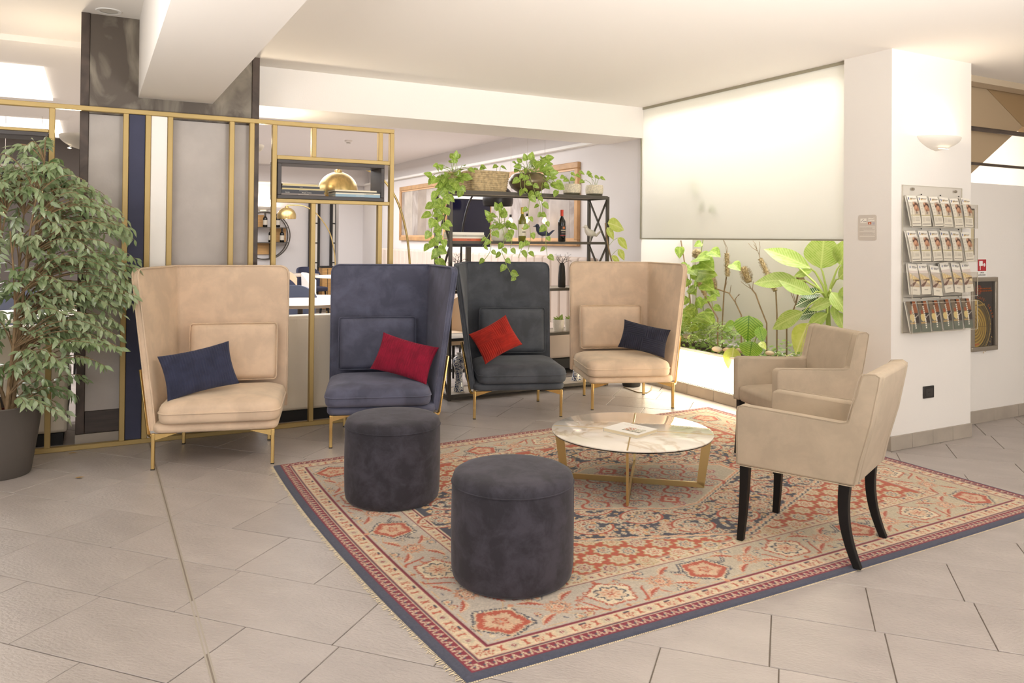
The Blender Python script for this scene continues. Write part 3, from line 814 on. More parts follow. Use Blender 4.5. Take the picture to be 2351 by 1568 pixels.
    def to(side, a, b):
        """border position: a along from the side's middle, b = distance from the edge"""
        return {0: (L/2+a, b, 0), 1: (L/2-a, D-b, PI), 2: (b, D/2-a, -PI/2), 3: (L-b, D/2+a, PI/2)}[side]
    for side, n, step in ((0, 12, (L-.60)/12), (1, 12, (L-.60)/12), (2, 8, (D-.60)/8), (3, 8, (D-.60)/8)):
        half = n*step/2
        for i in range(n+1):
            a = -half+i*step
            corner = i in (0, n)
            if corner and side > 1: continue
            if i % 2 == 1:
                x, y, g = to(side, a, .30); rosette(x, y, .050, [(1, ROSE*.95), (.86, PALE*.93), (.78, ROSE), (.62, INK*1.1), (.56, PALE), (.40, ROSE), (.22, PALE), (.12, RED)], 12)
                for sg in (1, -1):
                    for off in (1, -1):
                        x, y, g = to(side, a+sg*step*.33, .30+off*.068); leaf(x, y, g+sg*off*.55+(PI if off*sg > 0 else 0)*0, .105, RED)
                for off in (1, -1):
                    x, y, g = to(side, a-off*step*.12, .30+off*.10); rosette(x, y, .021, [(1, INK*1.2), (.8, PALE*.97), (.38, ROSE)], 6)
                    x, y, g = to(side, a+off*step*.30, .30-off*.098); rosette(x, y, .018, [(1, RED*.9), (.8, PALE*.95), (.4, TAN)], 5)
            else:
                if corner:
                    x, y = to(side, a, .30)[:2]; g = {(0, 0): -PI/4, (0, n): PI/4, (1, 0): PI*3/4, (1, n): PI*5/4}[(side, i)]
                    palmette(x, y, g, .088, True)
                else:
                    x, y, g = to(side, a, .30); red = (i % 4 == 0); palmette(x, y, g if i % 4 else g+PI, .084, red)
                    if not red:
                        for sg in (1, -1):
                            pts = []
                            for k in range(11):
                                th = k/10*4.2; rr = .055*(1-k/13)
                                bx, by = (sg*(.085+.07*k/10-.03*math.cos(th)*0), .30-.075+.055*math.sin(k/10*3.6-1.9)+.02)
                                pts.append(to(side, a+bx*1.0, by)[:2])
                            curve(pts, .0065, RED)
                    else:
                        for sg in (1, -1):
                            pts = [to(side, a+sg*(.07+.085*k/9), .385-.06*math.sin(k/9*2.8)+.0)[:2] for k in range(10)]
                            curve(pts, .006, PALE, INK*1.1)
    r3 = np.random.RandomState(17)
    for side, half in ((0, L/2-.25), (1, L/2-.25), (2, D/2-.25), (3, D/2-.25)):
        for _ in range(150 if side < 2 else 110):
            x, y, g = to(side, r3.uniform(-half, half), r3.uniform(.19, .41))
            i_, j_ = int(np.clip(x/dx, 2, NX-2)), int(np.clip(y/dx, 2, NY-2))
            if np.abs(C[j_, i_]-base[j_, i_]).sum() < .04 and np.abs(C[min(NY, j_+4), i_]-base[j_, i_]).sum() < .04 and np.abs(C[j_, min(NX, i_+4)]-base[j_, i_]).sum() < .04 and np.abs(C[j_, max(0, i_-4)]-base[j_, i_]).sum() < .04:
                k = r3.randint(4)
                if k == 0: rosette(x, y, .013, [(1, INK*1.3), (.72, PALE*.95), (.3, ROSE)], 5, r3.rand())
                elif k == 1: rosette(x, y, .012, [(1, RED*.95), (.7, PALE*.95), (.3, TAN)], 5, r3.rand())
                elif k == 2: leaf(x, y, r3.uniform(0, 6.28), .05, RED)
                else: curve([(x, y), (x+r3.uniform(-.02, .02), y+r3.uniform(-.02, .02))], .003, INK*1.4)
    # thin tan vine lines through the border
    m = inb & (np.abs(d-(.30+.088*np.sin(along*PI/.254*1.0))) < .0022) & (np.abs(C-base).sum(-1) < .05); C[m] = TAN*1.08
    m = inb & (np.abs(d-.19) < .0022) & (np.mod(along*9, 1) < .7); C[m] = TAN*1.1
    C[(d >= .425) & (d < .430)] = WINE*.9; C[(d >= .430) & (d < .434)] = CREAM
    guard(.434, .484, .165)
    C[(d >= .484) & (d < .490)] = WINE*.9; C[(d >= .49) & (d < .494)] = CREAM
    # ---- field
    field = d >= .494
    C[field] = RED*np.array([1.0, 1.0, .98])
    cx, cy = L/2-.015, D/2
    def stamp_field(mask_fn, items):
        for (x, y, fn) in items:
            if mask_fn(x, y): fn(x, y)
    hx, hy = .186, .118
    k = 0
    for j in range(int(D/hy*2)+1):
        for i in range(int(L/hx)+2):
            x = i*hx+(hx/2 if j % 2 else 0); y = j*hy/2+.02
            if .47 < x < L-.47 and .47 < y < D-.47:
                k = (i*7+j*3) % 4
                R0 = .040
                body = [PALE*.93, PALE*.98, CREAM*.97, PALE*.9][k]
                c2 = [INK*1.3, RED, TAN*.9, WINE][k]
                rosette(x, y, R0*1.18, [(1, TAN*np.array([.95, .98, .9])), (.90, body)], 8)
                rosette(x, y, R0*.66, [(1, c2), (.84, body), (.5, ROSE*.95), (.3, body), (.16, c2)], 8)
    sl = field
    keep = C.copy()
    # medallion boundary with stepped zigzag edge
    zig = .016*np.abs(np.mod((S+T)/.06, 1)-.5)*2+.010*np.abs(np.mod((S-T)/.05, 1)-.5)
    A = np.abs(S-cx)/2.0+np.abs(T-cy)/.83+zig*.9
    A = np.maximum(A, np.abs(S-cx)/1.245)
    ink = field & (A < 1.0)
    rng = [(1.058, CREAM), (1.044, INK*1.2), (1.034, CREAM), (1.018, ROSE), (1.006, CREAM)]
    for kk, c in rng: C[field & (A < kk)] = c
    C[ink] = INK
    Bk = np.abs(S-cx)/.82+np.abs(T-cy)/.44+zig*1.2
    Bk = np.maximum(Bk, np.maximum(np.abs(S-cx)/.68, np.abs(T-cy)/.385))
    # florets, half moons and angular stems on the dark ground
    def ondark(x, y): return abs(x-cx)/2.0+abs(y-cy)/.83 < .97 and abs(x-cx) < 1.21
    r2 = np.random.RandomState(11)
    pts = []
    for _ in range(9000):
        x = cx+r2.uniform(-1.24, 1.24); y = cy+r2.uniform(-.9, .9)
        if ondark(x, y) and all(abs(x-p[0]) > .026 or abs(y-p[1]) > .023 for p in pts[-900:]): pts.append((x, y))
    for n, (x, y) in enumerate(pts):
        R0 = r2.uniform(.010, .0185); kind = n % 9
        colr = [PALE*.93, TAN*1.1, PALE*.9, CREAM*.9][n % 4]
        if kind == 0: rosette(x, y, .042, [(1, ROSE*.9), (.88, PALE*.93), (.6, [INK, RED*.9][n % 2]), (.5, PALE*.9), (.25, RED*.85)], 8, r2.rand())
        else: rosette(x, y, R0, [(1, colr), (.35, [ROSE, RED, INK][n % 3])], 5 if n % 2 else 4, r2.rand()*3)
    for n in range(70):
        x = cx+r2.uniform(-1.15, 1.15); y = cy+r2.uniform(-.8, .8)
        if ondark(x, y):
            dd_ = r2.choice([-1, 1]); h = r2.uniform(.05, .12)
            curve([(x, y), (x+.012*dd_, y+h*.4), (x+.004*dd_, y+h*.5), (x+.02*dd_, y+h)], .0042, ROSE)
            curve([(x, y), (x+h*.9*dd_, y+.004)], .003, TAN*.9)
    gx = .30
    for j in range(-3, 4):
        for i in range(-5, 6):
            x = cx+i*gx+(.15 if j % 2 else 0); y = cy+j*.21
            if ondark(x, y):
                sl2, a, b = local(x, y, 0, .12); P = C[sl2]
                for sg in (1, -1):
                    r = np.hypot(a*.75, b-sg*.012); q2 = (r < .078) & (r > .052) & (sg*b > .018)
                    P[q2] = PALE*.93; P[(r < .084) & (r >= .074) & (sg*b > .014)] = RED*.95; P[(np.abs(r-.06) < .004) & (sg*b > .03) & (np.sin(a*300) > 0)] = RED*.8
                rosette(x, y, .036, [(1, PALE*.9), (.82, INK*1.4), (.7, PALE*.93), (.4, RED*.9), (.2, PALE)], 10)
    light_ = field & (Bk < 1.0)
    for kk, c in ((1.10, CREAM), (1.082, INK*1.2), (1.066, CREAM), (1.045, ROSE), (1.02, CREAM)): C[field & (Bk < kk)] = c
    C[light_] = hexa('b3a894')
    def onlight(x, y): return abs(x-cx)/.82+abs(y-cy)/.44 < .93 and abs(x-cx) < .60 and abs(y-cy) < .36
    for j in range(-4, 5):
        for i in range(-6, 7):
            x = cx+i*.135+(.067 if j % 2 else 0); y = cy+j*.088
            if onlight(x, y):
                c2 = [WINE*1.2, INK*1.5, RED*.95, INK*1.4][(i*3+j*5) % 4]
                rosette(x, y, .034, [(1, c2), (.86, hexa('b9ac96')), (.70, ROSE), (.58, PALE*.9), (.36, c2), (.2, PALE)], 9)
                if (i+j) % 2: 
                    sl2, a, b = local(x, y, 0, .09); P = C[sl2]; r = np.hypot(a*.7, b); P[(np.abs(r-.052) < .006) & (np.abs(a) > .035)] = RED*.95
    for n in range(420):
        x = cx+r2.uniform(-.75, .75); y = cy+r2.uniform(-.42, .42)
        if onlight(x, y): rosette(x, y, r2.uniform(.004, .0085), [(1, [INK*1.5, RED, WINE*1.2][n % 3]), (.5, PALE*.9)], 4)
    for px_, py_ in ((0, .27), (0, -.27), (.74, 0), (-.74, 0), (.82, 0), (-.82, 0)): rosette(cx+px_*1.05, cy+py_*1.05, .055, [(1, RED), (.6, PALE*.9), (.3, RED)], 4)
    # wear and knot noise
    C *= (1+rs.normal(0, .055, S.shape))[..., None]
    blur = (C+np.roll(C, 1, 0)+np.roll(C, 1, 1))/3
    C = np.clip(.45*C+.55*blur, 0, 1)
    avg = np.array([.70, .63, .54]); C = C*.86+avg*.14
    # geometry: slightly bowed outline, soft waves
    bl, br, tr, tl = np.array((1.052, 2.236)), np.array((4.545, 2.288)), np.array((4.545, 4.985)), np.array((.982, 4.872))
    u = (S/L)[..., None]; v = (T/D)[..., None]
    P = (bl*(1-u)+br*u)*(1-v)+(tl*(1-u)+tr*u)*v
    P[..., 0] -= ((1-u)*v*(1-v)*4*.048)[..., 0]
    P[..., 1] += ((1-v)*(u*(1-u))*4*(-.02))[..., 0]
    e = np.clip(d/.006, 0, 1)
    Z = .0035+.0055*e**.6
    org = np.array((2.75, 3.58))
    co = np.concatenate([P-org, Z[..., None]], -1).reshape(-1, 3)
    idx = np.arange(co.shape[0]).reshape(NY+1, NX+1)
    f = np.stack([idx[:-1, :-1], idx[:-1, 1:], idx[1:, 1:], idx[1:, :-1]], -1).reshape(-1, 4)
    t = thing('oriental_rug', 'large oriental rug in red, cream, grey and navy under the seating', 'rug', (org[0], org[1], 0))
    link('pile', colour_grid('pile', co, f, C.reshape(-1, 3)), vcol_mat('wool_pile', .95, bump=.25, bscale=900, sheen=.15, spec=.1), t)
    q = P-org
    b = MB(); ring = [q[0, i] for i in range(0, NX+1, 50)]+[q[j, NX] for j in range(0, NY+1, 50)]+[q[NY, i] for i in range(NX, -1, -50)]+[q[j, 0] for j in range(NY, -1, -50)]
    b.prism([(p[0], p[1]) for p in ring], .0003, .0036, 2).obj('backing', mat('rug_backing', '#8d8170', .9), t, fix=False)
    fr = mat('fringe_wool', '#d5c6a8', .9)
    rr = random.Random(4)
    for edge, s in ((q[:, 0], -1), (q[:, NX], 1)):
        b = MB()
        for j in range(0, NY, 2):
            p = edge[j]; l = rr.uniform(.010, .026); a = rr.uniform(-.35, .35); w = .0018
            dx_, dy_ = s*l*math.cos(a), l*math.sin(a)
            b.add([(p[0], p[1]-w, .004), (p[0], p[1]+w, .004), (p[0]+dx_, p[1]+dy_+w, .0012), (p[0]+dx_, p[1]+dy_-w, .0012), (p[0]+dx_*.5, p[1]+dy_*.5, .0048)],
                  [(0, 1, 4), (1, 2, 4), (2, 3, 4), (3, 0, 4)])
        b.obj('fringe', fr, t, fix=False)['kind'] = 'stuff'
    b = MB()
    for i in range(0, NX, 2):
        p = q[0, i]; l = rr.uniform(.002, .007)
        b.add([(p[0]-.003, p[1], .003), (p[0]+.003, p[1], .003), (p[0]+.003+rr.uniform(-.003, .003), p[1]-l, .0008), (p[0]-.003, p[1]-l*.7, .0008)], [(0, 1, 2, 3)])
    b.obj('selvedge', fr, t, fix=False)['kind'] = 'stuff'
rug()
# ------------------------------------------------------------------ plants: leaf shapes are shared unit meshes (length along +y, face +z)
def leaf_mesh(name, prof, n=8, fold=.10, droop=.25, cup=0, m=None):
    """prof(t) half width; cheap blade of 4 strips with a midrib fold and a droop"""
    b = MB()
    for i in range(n+1):
        t = i/n; w = max(.004, prof(t)); z = -droop*t*t
        for k in (-1, -.5, 0, .5, 1):
            b.v.append((k*w, t, z+fold*abs(k)*w*2-cup*k*k*w))
    for i in range(n):
        for k in range(4): a = i*5+k; b.f.append((a, a+1, a+6, a+5))
    me = b.mesh(name, 179, fix=False)
    if m: me.materials.append(m)
    return me
def leaf_mat(name, c1, c2, vs=9, rough=.38, rib=None, stripes=0, sc=None, tr=.25):
    m = mat(name, c1, rough, vcol2=c2, vscale=vs, vdist=.6, spec=.5)
    nt = m.node_tree; L = nt.links; bs = nt.nodes['Principled BSDF']; src = bs.inputs['Base Color'].links[0].from_socket
    tc = nt.nodes.new('ShaderNodeTexCoord'); sp = nt.nodes.new('ShaderNodeSeparateXYZ'); L.new(tc.outputs['Object'], sp.inputs[0])
    ab = nt.nodes.new('ShaderNodeMath'); ab.operation = 'ABSOLUTE'; L.new(sp.outputs[0], ab.inputs[0])
    if rib:
        mr = nt.nodes.new('ShaderNodeMapRange'); mr.inputs[1].default_value = .012; mr.inputs[2].default_value = .022; mr.inputs[3].default_value = 1; mr.inputs[4].default_value = 0
        L.new(ab.outputs[0], mr.inputs[0])
        mx = nt.nodes.new('ShaderNodeMix'); mx.data_type = 'RGBA'; mx.inputs[7].default_value = (*lin(rib), 1)
        L.new(src, mx.inputs[6]); L.new(mr.outputs[0], mx.inputs[0]); src = mx.outputs[2]
    if stripes:
        a = nt.nodes.new('ShaderNodeMath'); a.operation = 'MULTIPLY_ADD'; a.inputs[1].default_value = -1.1; L.new(ab.outputs[0], a.inputs[0]); L.new(sp.outputs[1], a.inputs[2])
        s = nt.nodes.new('ShaderNodeMath'); s.operation = 'MULTIPLY'; s.inputs[1].default_value = stripes; L.new(a.outputs[0], s.inputs[0])
        q = nt.nodes.new('ShaderNodeMath'); q.operation = 'SINE'; L.new(s.outputs[0], q.inputs[0])
        mr = nt.nodes.new('ShaderNodeMapRange'); mr.inputs[1].default_value = .55; mr.inputs[2].default_value = .8; L.new(q.outputs[0], mr.inputs[0])
        mx = nt.nodes.new('ShaderNodeMix'); mx.data_type = 'RGBA'; mx.inputs[7].default_value = (*lin(sc), 1)
        L.new(src, mx.inputs[6]); L.new(mr.outputs[0], mx.inputs[0]); src = mx.outputs[2]
    L.new(src, bs.inputs['Base Color'])
    if tr:
        tb = nt.nodes.new('ShaderNodeBsdfTranslucent'); L.new(src, tb.inputs[0])
        ms = nt.nodes.new('ShaderNodeMixShader'); ms.inputs[0].default_value = tr
        L.new(bs.outputs[0], ms.inputs[1]); L.new(tb.outputs[0], ms.inputs[2]); L.new(ms.outputs[0], nt.nodes['Material Output'].inputs['Surface'])
    return m
ell = lambda a, p=.8: (lambda t: a*math.sin(PI*min(1, max(0, t))**p))
heart = lambda t: .41*math.sin(PI*(t*.92+.08)**.72)**.85*(1-.1*t)
G_fig = leaf_mat('fig_leaf', '#7f9a62', '#b3c198', 2.5, .30, None)
G_fig.node_tree.nodes['Principled BSDF'].inputs['Specular IOR Level'].default_value = .9
G_fig.node_tree.nodes['Principled BSDF'].inputs['Coat Weight'].default_value = .7
G_fig.node_tree.nodes['Principled BSDF'].inputs['Coat Roughness'].default_value = .28
G_pot = leaf_mat('pothos_leaf', '#7d9c38', '#b4cc5e', 4, .38, '#b9cc74')
G_dief = leaf_mat('dieffenbachia_leaf', '#9cbc4c', '#c3d678', 5, .36, '#cfe088', 95, '#c6d988')
G_cal = leaf_mat('calathea_leaf', '#8db53e', '#a8c856', 4, .3, '#5f8a24', 58, '#5c8c2e')
G_yel = leaf_mat('yellow_green_leaf', '#b5c450', '#d3dc7a', 4, .4, '#d8de92')
G_str = leaf_mat('white_striped_leaf', '#35592a', '#4b7a3a', 4, .3, '#dfe6c8', 70, '#e8ecd6')
G_fern = leaf_mat('fern_leaf', '#7d9a45', '#b7cc78', 12, .45)
LM = {'fig': leaf_mesh('fig_leaf', lambda t: .21*math.sin(PI*t**.85)*(1-.35*t) if t < .97 else .004, 7, .08, .22, m=G_fig),
      'heart': leaf_mesh('pothos_leaf', heart, 8, .10, .22, m=G_pot),
      'dief': leaf_mesh('dieffenbachia_leaf', ell(.20, .85), 12, .07, .20, m=G_dief),
      'broad': leaf_mesh('broad_leaf', ell(.36, .75), 12, .05, .10, m=G_dief),
      'cal': leaf_mesh('calathea_leaf', ell(.40, .70), 12, .05, .22, m=G_cal),
      'yel': leaf_mesh('yellow_leaf', ell(.27, .7), 10, .06, .30, m=G_yel),
      'str': leaf_mesh('striped_leaf', ell(.22, .8), 10, .06, .2, m=G_str)}
def leaf_matrix(base, tip, nrm, w=1.0):
    b, t = Vector(base), Vector(tip); y = t-b; l = y.length; y.normalize()
    z = Vector(nrm); z = (z-y*z.dot(y)); z = z.normalized() if z.length > 1e-4 else Vector((0, -1, 0))
    x = y.cross(z)
    Mx = Matrix((x*l*w, y*l, z*l)).transposed().to_4x4(); Mx.translation = b; return Mx
def put_leaf(kind, parent, base, tip, nrm, w=1.0, org=(0, 0, 0), name='leaf'):
    o = bpy.data.objects.new(name, LM[kind]); COL.objects.link(o); o.parent = parent
    o.matrix_local = Matrix.Translation(-Vector(org)) @ leaf_matrix(base, tip, nrm, w); return o
def add_leaves(mb, kind, items):
    me = LM[kind]; vs = [v.co.copy() for v in me.vertices]; fs = [tuple(p.vertices) for p in me.polygons]
    for (base, tip, nrm, w) in items:
        Mx = leaf_matrix(base, tip, nrm, w); mb.add([Mx @ v for v in vs], fs)
TOCAM = lambda p: (EYE-Vector(p)).normalized()
stem_green = mat('green_stem', '#93a650', .5); stem_brown = mat('brown_stem', '#8d7556', .8, var=.2, vscale=20)
soil = mat('potting_soil', '#4a3a2e', .95, bump=.6, bscale=40)

# ---- weeping fig in a dark pot at the left edge
def ficus():
    c = Vector((-.462, 5.43, 0))
    t = thing('weeping_fig', 'tall weeping fig tree in a dark grey pot at the left edge', 'plant', c)
    MB().lathe([(.150, 0), (.158, .012), (.186, .20), (.212, .39), (.219, .408), (.214, .414), (.205, .40), (.188, .30)], 48, cap1=False).obj('pot', mat('dark_pot', '#57504a', .75, bump=.05, bscale=300), t, smooth=50)
    MB().lathe([(.192, .325), (.02, .335)], 32).obj('soil', soil, t)
    MB().lathe([(.185, .336), (.183, .352), (.17, .352)], 32, cap0=False, cap1=False).obj('inner_pot_rim', mat('red_inner_pot', '#93453c', .6), t)
    r = random.Random(21)
    stems = []
    for k in range(10):
        a = r.uniform(0, 2*PI); x0 = .07*math.cos(a); y0 = .07*math.sin(a)
        ex = r.uniform(-.42, .36); ey = r.uniform(-.25, .12); ez = r.uniform(1.2, 1.86)
        pts = []
        for i in range(9):
            u = i/8; pts.append(Vector((x0+(ex-x0)*u**1.35+.018*math.sin(5*u+k), y0+(ey-y0)*u**1.2+.018*math.cos(4*u+k*2), .33+(ez-.33)*u)))
        stems.append(pts)
        MB().tube(pts, [.012-.008*i/8 for i in range(9)], 7).obj('stem', stem_brown, t, smooth=60)
    top = lambda x: float(np.interp(x, [-150, 0, 50, 95, 130, 180, 240, 300, 330], [365, 352, 332, 322, 350, 410, 440, 510, 600]))
    bot = lambda x: float(np.interp(x, [-150, 0, 90, 140, 180, 230, 270, 300, 330], [880, 920, 900, 905, 880, 830, 790, 720, 660]))
    twigs = MB(); items = []
    n = 0; drops = [(125, 952), (150, 962), (96, 925), (202, 872), (236, 838), (268, 800), (58, 925), (172, 905), (135, 905), (215, 800), (252, 690), (110, 880)]*2
    while n < 450:
        px = r.uniform(-150, 318); py0, py1 = top(px), bot(px)
        u = r.random()**1.15; py = py0+(py1-py0)*u
        if py > 780 and r.random() < .45: continue
        if n < len(drops): px, py = drops[n][0]+r.uniform(-8, 8), drops[n][1]+r.uniform(-14, 6)
        yy = r.uniform(5.12, 5.74)
        if px > 225: yy = r.uniform(5.10, 5.45)
        tip = at(px, py, 1, yy)-c
        s = min(stems, key=lambda s: min((Vector((p.x-tip.x*.45, p.y-tip.y*.45, p.z-(tip.z-.05))).length for p in s)))
        p = min(s, key=lambda p: abs(p.z-(tip.z-.12)) + .4*abs(p.x-tip.x*.4))
        d = tip-p; mid = p+d*.55+Vector((0, 0, .10+.12*r.random()+.1*abs(d.x)))
        path = [p*(1-q)**2+mid*2*q*(1-q)+tip*q*q for q in [i/9 for i in range(10)]]
        twigs.tube(path, [.0042-.0032*i/9 for i in range(10)], 4, cap=False)
        L0 = d.length; nl = int(9+7*r.random())
        for j in range(nl):
            q = 1-.62*j/nl*min(1, .45/max(.2, L0)) if L0 > .45 else 1-.7*j/nl
            i = min(8.99, max(0, q*9)); a = path[int(i)].lerp(path[int(i)+1], i-int(i))
            dirn = (path[min(9, int(i)+1)]-path[int(i)]).normalized()
            side = dirn.cross(Vector((0, 0, 1))); side = side.normalized() if side.length > .05 else Vector((1, 0, 0))
            sg = 1 if j % 2 else -1
            l = r.uniform(.044, .070)
            dv = (dirn*r.uniform(.2, .9)+side*sg*r.uniform(.3, 1.0)+Vector((0, 0, -r.uniform(0, 1.1)))+Vector((r.uniform(-.6, .6), r.uniform(-.6, .2), 0))).normalized()
            tp = a+dv*l
            if (tp.y+c.y) > 5.80: tp.y = 5.79-c.y
            nr = Vector((r.uniform(-.6, .6), -.7+r.uniform(-.3, .5), .75+r.uniform(-.5, .4)))
            items.append((a.copy(), tp, nr, r.uniform(.85, 1.15)))
        n += 1
    twigs.obj('twigs', stem_brown, t, smooth=60, fix=False)['kind'] = 'stuff'
    vis = []; rest = []
    for it in items:
        (vis if (it[0]+c).y < 5.62 and (it[0]+c-EYE).dot(CR)/(it[0]+c-EYE).dot(CF) > -.66 else rest).append(it)
    r.shuffle(vis)
    for it in vis[:280]: put_leaf('fig', t, *it)
    b = MB(); add_leaves(b, 'fig', vis[280:]+rest); b.obj('foliage', G_fig, t, smooth=179, fix=False)['kind'] = 'stuff'
ficus()

# ---- fallen leaves on the tiles
for (px, py, lab) in ((172, 1097, 'fallen yellow leaf lying on the tiles near the fig pot'), (157, 1041, 'fallen yellow leaf lying under the lattice rail')):
    p = at(px, py, 2, .004); o = link('fallen_leaf', leaf_mesh('fallen_leaf', ell(.2), 6, .1, -.1, m=mat('dry_leaf', '#b98f3c', .7)))
    o.matrix_world = leaf_matrix(p, p+Vector((.05, -.02, .001)), (0, 0, 1)); tag(o, lab, 'leaf')

# ---- dark metal shelf
SX0, SX1, SY0, SY1 = 2.702, 4.372, 6.174, 6.52
SZ = [.05, .535, .945, 1.376, 1.818]
def shelf():
    cx, cy = (SX0+SX1)/2, (SY0+SY1)/2
    t = thing('shelf_unit', 'black metal open shelf with crossed side braces full of plants', 'shelf', (cx, cy, 0))
    w, d = (SX1-SX0)/2, (SY1-SY0)/2; m_ = M['black_metal']; bd = mat('shelf_board', '#b5a896', .6, var=.1, vscale=5, stretch=(1, 8, 8))
    for sx in (-1, 1):
        for sy in (-1, 1):
            MB().cbox((sx*(w-.014), sy*(d-.014), .905), (.028, .028, 1.81)).obj('post', m_, t, bevel=.002, seg=1)
    for i, z in enumerate(SZ):
        hh = .032 if i == 4 else .024
        b = MB()
        for sy in (-1, 1): b.box(-w+.0285, w-.0285, sy*d-sy*.024, sy*d, z-hh, z)
        for sx in (-1, 1): b.box(sx*w-sx*.024, sx*w, -d+.0285, d-.0285, z-hh, z)
        f = b.obj('shelf_frame', m_, t)
        MB().box(-w+.0245, w-.0245, -d+.0245, d-.0245, z-.018, z-.001).obj('board', bd, f)
    for sx in (-1, 1):
        for i in range(4):
            z0, z1 = SZ[i], SZ[i+1]-.03; x = sx*(w-.014)
            MB().bar((x-.006, -d+.028, z0), (x-.006, d-.028, z1), .012, .016, (1, 0, 0)).obj('brace', m_, t)
            MB().bar((x+.0065, -d+.028, z1), (x+.0065, d-.028, z0), .012, .016, (1, 0, 0)).obj('brace', m_, t)
shelf()
def P_(px, y=6.30, z=None, k=4):
    """point on shelf k under photo column px at depth y"""
    p = at(px, 500, 1, y); return Vector((p.x, y, SZ[k]+.0005))
def vine(parent, org, pts, kind='heart', gap=.06, size=(.055, .085), r=None, skip=0, stem_r=.0026, hang=.8):
    r = r or rnd; P = [Vector(p) for p in pts]
    # smooth
    Q = []
    for i in range(len(P)-1):
        p0, p1, p2, p3 = P[max(0, i-1)], P[i], P[i+1], P[min(len(P)-1, i+2)]
        for k in range(5):
            u = k/5; Q.append(.5*((2*p1)+(p2-p0)*u+(2*p0-5*p1+4*p2-p3)*u*u+(-p0+3*p1-3*p2+p3)*u**3))
    Q.append(P[-1])
    MB().tube([q-Vector(org) for q in Q], stem_r, 5).obj('vine', stem_green, parent, smooth=60)
    d = 0; nxt = skip+gap*.3; s = 1
    for i in range(1, len(Q)):
        d += (Q[i]-Q[i-1]).length
        if d > nxt:
            nxt = d+gap*r.uniform(.7, 1.4); s = -s
            l = r.uniform(*size); side = CR*s*r.uniform(.3, 1)+Vector((0, 0, -hang*r.uniform(.3, 1.2)))+CF*r.uniform(-.5, .1)
            b0 = Q[i]+CR*s*.012-CF*.006; tp = b0+side.normalized()*l
            put_leaf(kind, parent, b0, tp, TOCAM(tp)+Vector((r.uniform(-.6, .6), r.uniform(-.3, .3), r.uniform(-.1, .9))), r.uniform(.9, 1.15), org)
def crown(parent, org, cpts, n, kind='heart', size=(.06, .095), r=None, spread=.6):
    """upright leaves on petioles from a point"""
    r = r or rnd
    for i in range(n):
        q = Vector(r.choice(cpts)); a = r.uniform(0, 2*PI)
        base = Vector(org)+Vector((r.uniform(-.05, .05), r.uniform(-.04, .04), 0)); base.z = q.z-.1 if False else base.z
        tip = q+Vector((r.uniform(-.03, .03), r.uniform(-.08, .05), r.uniform(-.03, .03)))
        l = r.uniform(*size); dirn = (tip-base); dirn.z *= .6; dirn = dirn.normalized()+Vector((r.uniform(-.5, .5), r.uniform(-.4, .3), r.uniform(-.7, .35)))
        put_leaf(kind, parent, tip, tip+dirn.normalized()*l, TOCAM(tip)+Vector((r.uniform(-.7, .7), 0, r.uniform(0, .9))), r.uniform(.9, 1.1), org)
        yield base, tip
def petioles(parent, org, pairs, rad=.0022):
    b = MB()
    for a, q in pairs:
        a = Vector(a)-Vector(org); q = Vector(q)-Vector(org); mid = (a+q)/2+Vector((0, 0, .02)); b.tube([a, a.lerp(mid, .6)+Vector((0, 0, .012)), mid.lerp(q, .5)+Vector((0, 0, .012)), q], rad, 5, cap=False)
    b.obj('petioles', stem_green, parent, smooth=60, fix=False)
R_ = random.Random(33)
V = lambda px, py, y: at(px, py, 1, y)
wicker = mat('wicker', '#b9a37c', .85, var=.25, vscale=40, bump=.4, bscale=60)
def rope_pot(name, t, rx, ry, h, r0, coils, material, square=False):
    """basket of stacked rope coils"""
    for i in range(coils):
        z = h*(i+.5)/coils; k = r0+(1-r0)*(i/(coils-1))**.8; pts = []
        if square:
            pts = [(p[0], p[1], z) for p in rrect(-rx*k, rx*k, -ry*k, ry*k, .045, 5)]
        else: pts = [(rx*k*math.cos(a*PI/16), ry*k*math.sin(a*PI/16), z) for a in range(32)]
        pts = [(p[0], p[1], p[2]+.0012*math.sin(j*2.1+i)) for j, p in enumerate(pts)]
        MB().tube(pts, h/coils*.56, 6, closed=True).obj(name, material, t, smooth=60)
# pothos in wicker pot, left end of the top shelf
o = P_(1044, 6.30); o.z += 0
t = thing('hanging_pothos', 'pothos in a wicker pot trailing down the left end of the shelf', 'plant', o)
rope_pot('coil', t, .088, .088, .16, .72, 11, wicker)
MB().lathe([(.06, .004), (.082, .14), (.01, .145)], 24).obj('soil', soil, t)
pr_ = list(crown(t, (o.x, o.y, o.z+.15), [V(1005, 385, 6.25), V(1020, 395, 6.2), V(1035, 372, 6.3), V(1048, 365, 6.28), V(1060, 385, 6.22), V(1015, 415, 6.18), V(1050, 400, 6.15), V(1030, 410, 6.12), V(1062, 410, 6.15), V(995, 405, 6.22)], 34, r=R_))
for lf in [ch for ch in t.children if ch.name.startswith('leaf')]: lf.location.z += .15
petioles(t, o, pr_)
for pts in ([(1035, 415, 6.2), (1015, 430, 6.14), (1003, 480, 6.14), (1000, 540, 6.14), (1005, 605, 6.14)],
            [(1040, 415, 6.2), (1022, 435, 6.13), (1012, 490, 6.13), (1014, 550, 6.13), (1000, 600, 6.13)],
            [(1030, 415, 6.22), (1006, 440, 6.16), (993, 490, 6.18), (990, 540, 6.18), (988, 570, 6.18)],
            [(1046, 415, 6.18), (1030, 435, 6.12), (1022, 470, 6.12), (1018, 510, 6.12), (1010, 530, 6.12)],
            [(1052, 412, 6.16), (1056, 430, 6.12), (1064, 437, 6.12)]):
    vine(t, o, [V(*p) for p in pts], gap=.043, size=(.06, .095), r=R_)
